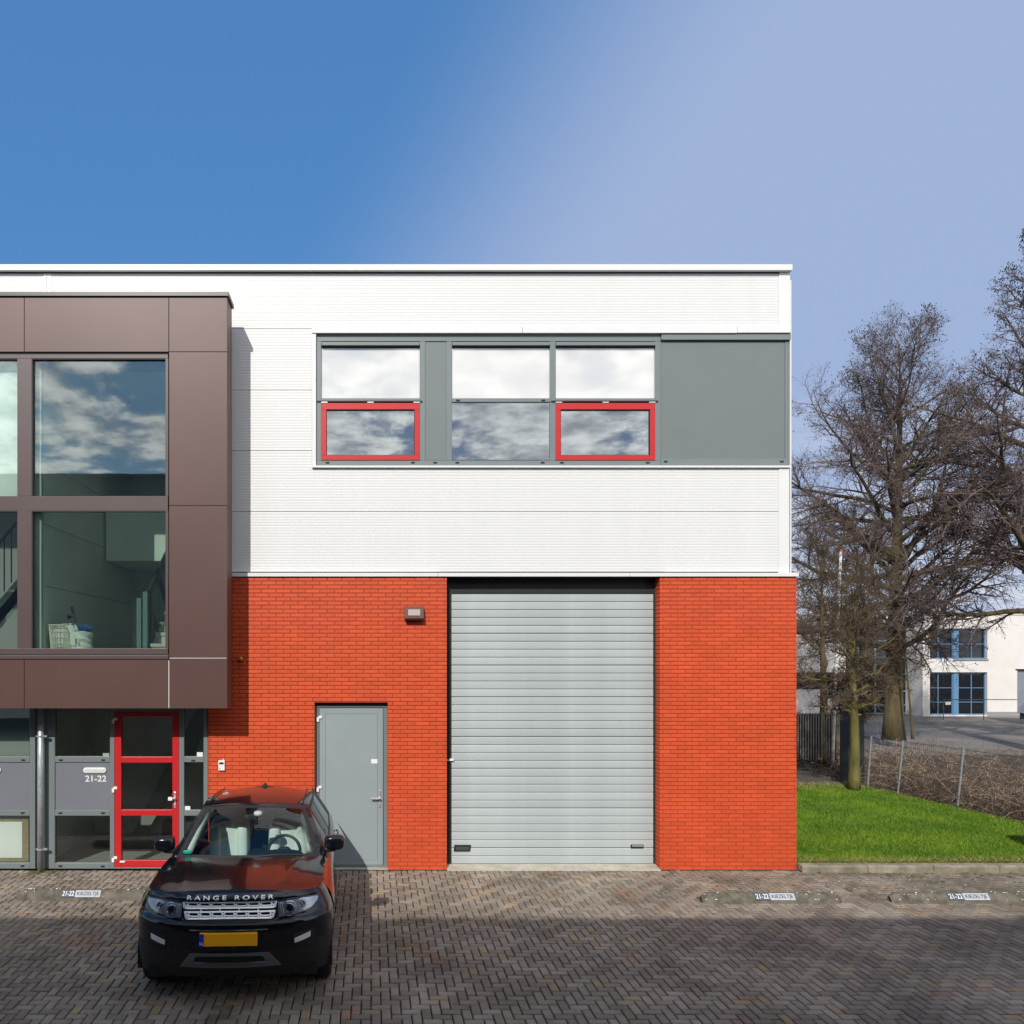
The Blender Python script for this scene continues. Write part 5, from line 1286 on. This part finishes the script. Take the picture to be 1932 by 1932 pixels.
# bare earth between the lawn and the gate
MB_e = MB().box(xE, 12.4, 6.9, 13, -.1, .06); struct(MB_e.build('earth', M_bank))
yard = MB().box(13, 80, 13.6, 70, -.3, -.015); struct(yard.build('yard', mat('worn_asphalt', (.15, .128, .122), .9, var=.35, vs=.3, detail=10, bump=.3, bs=40, col2=(.25, .22, .185))))

# dark slatted gate, white pole, green cabinet
GA = thing('bar_gate', 'dark steel bar gate just beyond the back of the lawn', 'gate', (13.2, 10.0, 0))
D = 21.4; xa, xb = (1490-PXC)*D/FPX, (1584-PXC)*D/FPX; za, zb_ = at(0, 1434, D)[2], at(0, 1346, D)[2]; yg = D-DW
MB().box(xa, xb, yg, yg+.05, za, za+.06).box(xa, xb, yg, yg+.05, zb_-.12, zb_-.07).box(xa, xb, yg+.001, yg+.05, (za+zb_)/2, (za+zb_)/2+.04).build('rail', mat('dark_steel', (.03, .033, .035), .5), GA)
MB().box(xa, xb, yg+.055, yg+.075, za, zb_-.02).build('panel', mat('gate_panel', (.040, .032, .026), .8, var=.5, vs=5, stretch=(8, 1, .4)), GA)
k = 0; xx = xa
bar_me = None
while xx < xb:
    if bar_me is None:
        o = MB().box(-.014, .014, -.014, .014, 0, zb_-za).build('bar', mat('grey_bar', (.13, .13, .12), .5, var=.4, vs=4), GA); bar_me = o.data
    else:
        o = bpy.data.objects.new('bar', bar_me); C.objects.link(o); attach(o, GA)
    o.location = (xx, yg-.012, za+.02); xx += .075
for xx in (xa+.9, xb-.05): MB().box(xx, xx+.05, yg-.02, yg+.07, za-.25, zb_+.05).build('gate_post', mat('wood_post', (.16, .11, .045), .9), GA)
PO = thing('white_pole', 'slender leaning white pole with a red cap behind the short mossy tree', 'pole', at(1570, 1447, 21.2))
b = Vector(at(1570, 1447, 21.2)); t_ = Vector(at(1586.5, 1041, 21.2))
MB().tube([b, t_], [.05, .036], 12).build('shaft', mat('white_pole_paint', (.68, .68, .66), .6, var=.15, vs=6), PO, smooth=True)
MB().tube([t_, t_+Vector((.0, 0, .07))], [.042, .036], 12).build('cap', M_red, PO)
CB = thing('cabinet', 'dark green steel cabinet behind the mossy tree trunk', 'cabinet', at(1608, 1470, 18.7))
x0, x1 = at(1584, 0, 19.05)[0], at(1631, 0, 18.7)[0]; zt_ = at(0, 1340, 18.7)[2]
MB().box(x0, x1, 18.7-DW, 19.05-DW, .0, zt_).build('case', mat('dark_green_paint', (.010, .024, .021), .45), CB, bevel=.01)
MB().box(x0-.01, x1+.01, 18.69-DW, 19.06-DW, zt_, zt_+.04).build('lid', mat('dark_green_lid', (.013, .03, .027), .45), CB, bevel=.01)
MB().box((x0+x1)/2-.004, (x0+x1)/2+.004, 18.695-DW, 18.71-DW, .1, zt_-.05).build('door_seam', M_black, CB)

# ------------------------------------------------------------------ white building across the yard
D = 40.2; yf = D-DW
FB = thing('white_building', 'low white building with blue window frames across the yard', 'building', (30, yf, 0))
def fx(px): return (px-PXC)*D/FPX
def fz(py): return CAM_H-(py-PYC)*D/FPX
M_wb = mat('white_painted_brick', (.64, .615, .59), .8, var=.05, vs=1.5, bump=.2, bs=14)
M_blue = mat('blue_window_frame', (.10, .215, .36), .45); M_sill = mat('grey_sill', (.25, .25, .27), .7)
xl, xr = fx(1741), fx(2300); zt2, zg = fz(1160), fz(1351)
wx0, wx1 = fx(1754.5), fx(1862.9)
w1, w2, w3, w4 = fz(1185.5), fz(1243), fz(1268.3), fz(1349)
mb = MB(); mb.box(xl, wx0, yf, yf+.35, zg-.3, zt2).box(wx1, xr, yf, yf+.35, zg-.3, zt2).box(wx0, wx1, yf, yf+.35, w1, zt2).box(wx0, wx1, yf, yf+.35, w3, w2).box(wx0, wx1, yf, yf+.35, zg-.3, w4).box(xl, xl+.3, yf+.35, yf+10, zg-.3, zt2)
mb.build('wall', M_wb, FB)
MB().box(xl-.05, xr, yf-.05, yf+12, zt2, zt2+.10).build('roof', M_wb, FB)
MB().box(fx(1863), xr, yf-.02, yf, zg-.3, fz(1343)).build('plinth', M_sill, FB)
def far_window(x0, x1, za, zb2, cols_, rows_, name='window'):
    g = MB().box(x0, x1, yf+.20, yf+.22, zb2, za).build('window', M_farglass, FB)
    fm = MB(); wv = .036
    for c in cols_: fm.box(c-wv/2, c+wv/2, yf+.15, yf+.199, zb2, za)
    for r_ in rows_: fm.box(x0, x1, yf+.152, yf+.199, r_-wv/2, r_+wv/2)
    fm.box(x0, x0+.045, yf+.14, yf+.199, zb2, za).box(x1-.045, x1, yf+.14, yf+.199, zb2, za).box(x0, x1, yf+.141, yf+.199, za-.06, za).box(x0, x1, yf+.141, yf+.199, zb2, zb2+.06)
    fm.build('frame', M_blue, g); return g
bx0, bx1 = fx(1801.6), fx(1811)
for za, zb2, rows_ in ((w1, w2, [fz(1215)]), (w3, w4, [fz(1298), fz(1325)])):
    far_window(wx0, bx0, za, zb2, [fx(1774)], rows_); far_window(bx1, wx1, za, zb2, [fx(1837)], rows_)
    MB().box(bx0, bx1, yf+.10, yf+.3, zb2, za).build('blue_panel', M_blue, FB)
MB().box(bx0-.1, wx1+.03, yf-.06, yf+.2, w2-.08, w2).build('sill', M_sill, FB)
# recessed glazed link and left wing
y2 = yf+1.2; D2 = D+1.2
def gx2(px): return (px-PXC)*D2/FPX
def gz2(py): return CAM_H-(py-PYC)*D2/FPX
gl2 = MB().box(gx2(1585), gx2(1741), y2+.1, y2+.15, gz2(1347), gz2(1180)).build('glazed_link', M_farglass, FB)
fm = MB()
for c in (1586, 1620, 1652, 1687, 1720, 1738): fm.box(gx2(c)-.035, gx2(c)+.035, y2+.02, y2+.099, gz2(1347), gz2(1180))
for r_ in (1181, 1209, 1240, 1272, 1304, 1330, 1346): fm.box(gx2(1585), gx2(1741), y2+.022, y2+.099, gz2(r_)-.03, gz2(r_)+.03)
fm.build('frame', mat('pale_blue_frame', (.22, .33, .40), .5), gl2)
mb = MB(); mb.box(gx2(1300), gx2(1585), y2-.5, y2+8, -.4, gz2(1300)).box(gx2(1300), gx2(1585), y2-.5, y2+8, gz2(1268), gz2(1198)).build('wing_wall', M_wb, FB)
MB().box(gx2(1300), gx2(1585), y2-.4, y2+8, gz2(1299.5), gz2(1268.5)).build('wing_window_band', M_farglass, FB)
MB().box(gx2(1300), gx2(1741), y2+.16, y2+8, -.4, gz2(1180)).build('link_core', M_dark, FB)
MB().box(gx2(1585), gx2(1745), y2-.1, y2+8, gz2(1180), gz2(1160)).build('link_fascia', M_wb, FB)
# handrail with a small white sign
HR = thing('handrail', 'thin dark handrail with a small white sign before the white building', 'railing', (fx(1820), yf-2.2, 0))
D3 = D-2.2; y3 = yf-2.2
def hx(px): return (px-PXC)*D3/FPX
def hz2(py): return CAM_H-(py-PYC)*D3/FPX
MB().tube([(hx(1780), y3, hz2(1320)), (hx(1930), y3, hz2(1320))], .022, 6).build('top_rail', M_rail, HR)
for px in (1780, 1856, 1925): MB().tube([(hx(px), y3, hz2(1320)), (hx(px), y3, -.05)], .022, 6).build('rail_post', M_rail, HR)
MB().box(hx(1783), hx(1793), y3-.04, y3-.025, hz2(1329.5), hz2(1324)).build('sign_board', M_plasticw, HR)
# trailer at the right edge
TR = thing('box_trailer', 'white box trailer with dark base cut off by the right picture edge', 'trailer', (hx(1960), 33.5-DW, 0))
D4 = 33.5; y4 = D4-DW
def tx(px): return (px-PXC)*D4/FPX
def tz(py): return CAM_H-(py-PYC)*D4/FPX
MB().box(tx(1918.8)*35.7/33.5, tx(2100), y4, y4+2.2, tz(1352), tz(1267)).build('box_body', mat('grey_white_panel', (.60, .60, .60), .5), TR, bevel=.02)
MB().box(tx(1917.5)*35.7/33.5, tx(2101), y4-.05, y4+2.25, tz(1267), tz(1264)).build('roof_edge', M_black, TR)
MB().box(tx(1921)*35.7/33.5, tx(2096), y4+.05, y4+2.1, tz(1364), tz(1352)).build('skirt', mat('dark_skirt', (.03, .033, .04), .5), TR)
for px in (2060, 2085): MB().lathe([(0, -.1), (.28, -.1), (.30, 0), (.28, .1), (0, .1)], (tx(px), y4+.2, .25), 'y', 16).build('wheel', M_tyre, TR)

# ------------------------------------------------------------------ the unit opposite, mirrored in the windows and shading the yard
OP = thing('opposite_building', 'dark sided industrial unit opposite, seen mirrored low in the bay glass', 'building', (0, -13.75, 0))
M_op = mat('opposite_cladding', (.12, .12, .125), .5, var=.05, vs=2)
MB().box(-24, 13.5, -22, -13.75, 3.0, 9.05).build('upper_wall', M_op, OP)
MB().box(-24, 13.5, -22, -13.74, -.05, 2.998).build('lower_wall', mat('opposite_brick', (.10, .06, .045), .8, var=.1, vs=3), OP)
MB().box(-24.1, 13.6, -22, -13.66, 9.05, 9.17).build('coping', M_op, OP)
for k in range(5):
    x = -21+k*6.8; MB().box(x, x+3.2, -13.74, -13.70, 0, 2.6).build('roller_door', M_grey, OP)

# ------------------------------------------------------------------ van just beyond the right edge: only its shadow reaches the lawn
VN = thing('parked_van', 'white van parked beyond the right picture edge, casting the shadow on the lawn', 'van', (11.25, -2.9, 0))
M_van = mat('white_van_paint', (.62, .63, .64), .3, coat=.6)
MB().prismx([(-.62, .35), (-.60, 1.95), (-.75, 2.02), (-3.6, 2.0), (-4.5, 1.25), (-5.25, 1.05), (-5.35, .35)], 10.3, 12.2).build('body', M_van, VN, bevel=.04)
MB().prismx([(-3.70, 1.90), (-4.42, 1.30), (-4.46, 1.28), (-3.74, 1.93)], 10.42, 12.08).build('windscreen', M_farglass, VN)
for x in (10.62, 11.88): MB().box(x-.32, x+.32, -.615, -.595, 1.15, 1.75).build('rear_window', M_farglass, VN)
for yv in (-1.4, -4.4):
    for x in (10.40, 12.10): MB().lathe([(0, -.1), (.30, -.1), (.33, -.06), (.33, .06), (.30, .1), (0, .1)], (x, yv, .33), 'x', 24).build('wheel', M_tyre, VN, smooth=False)
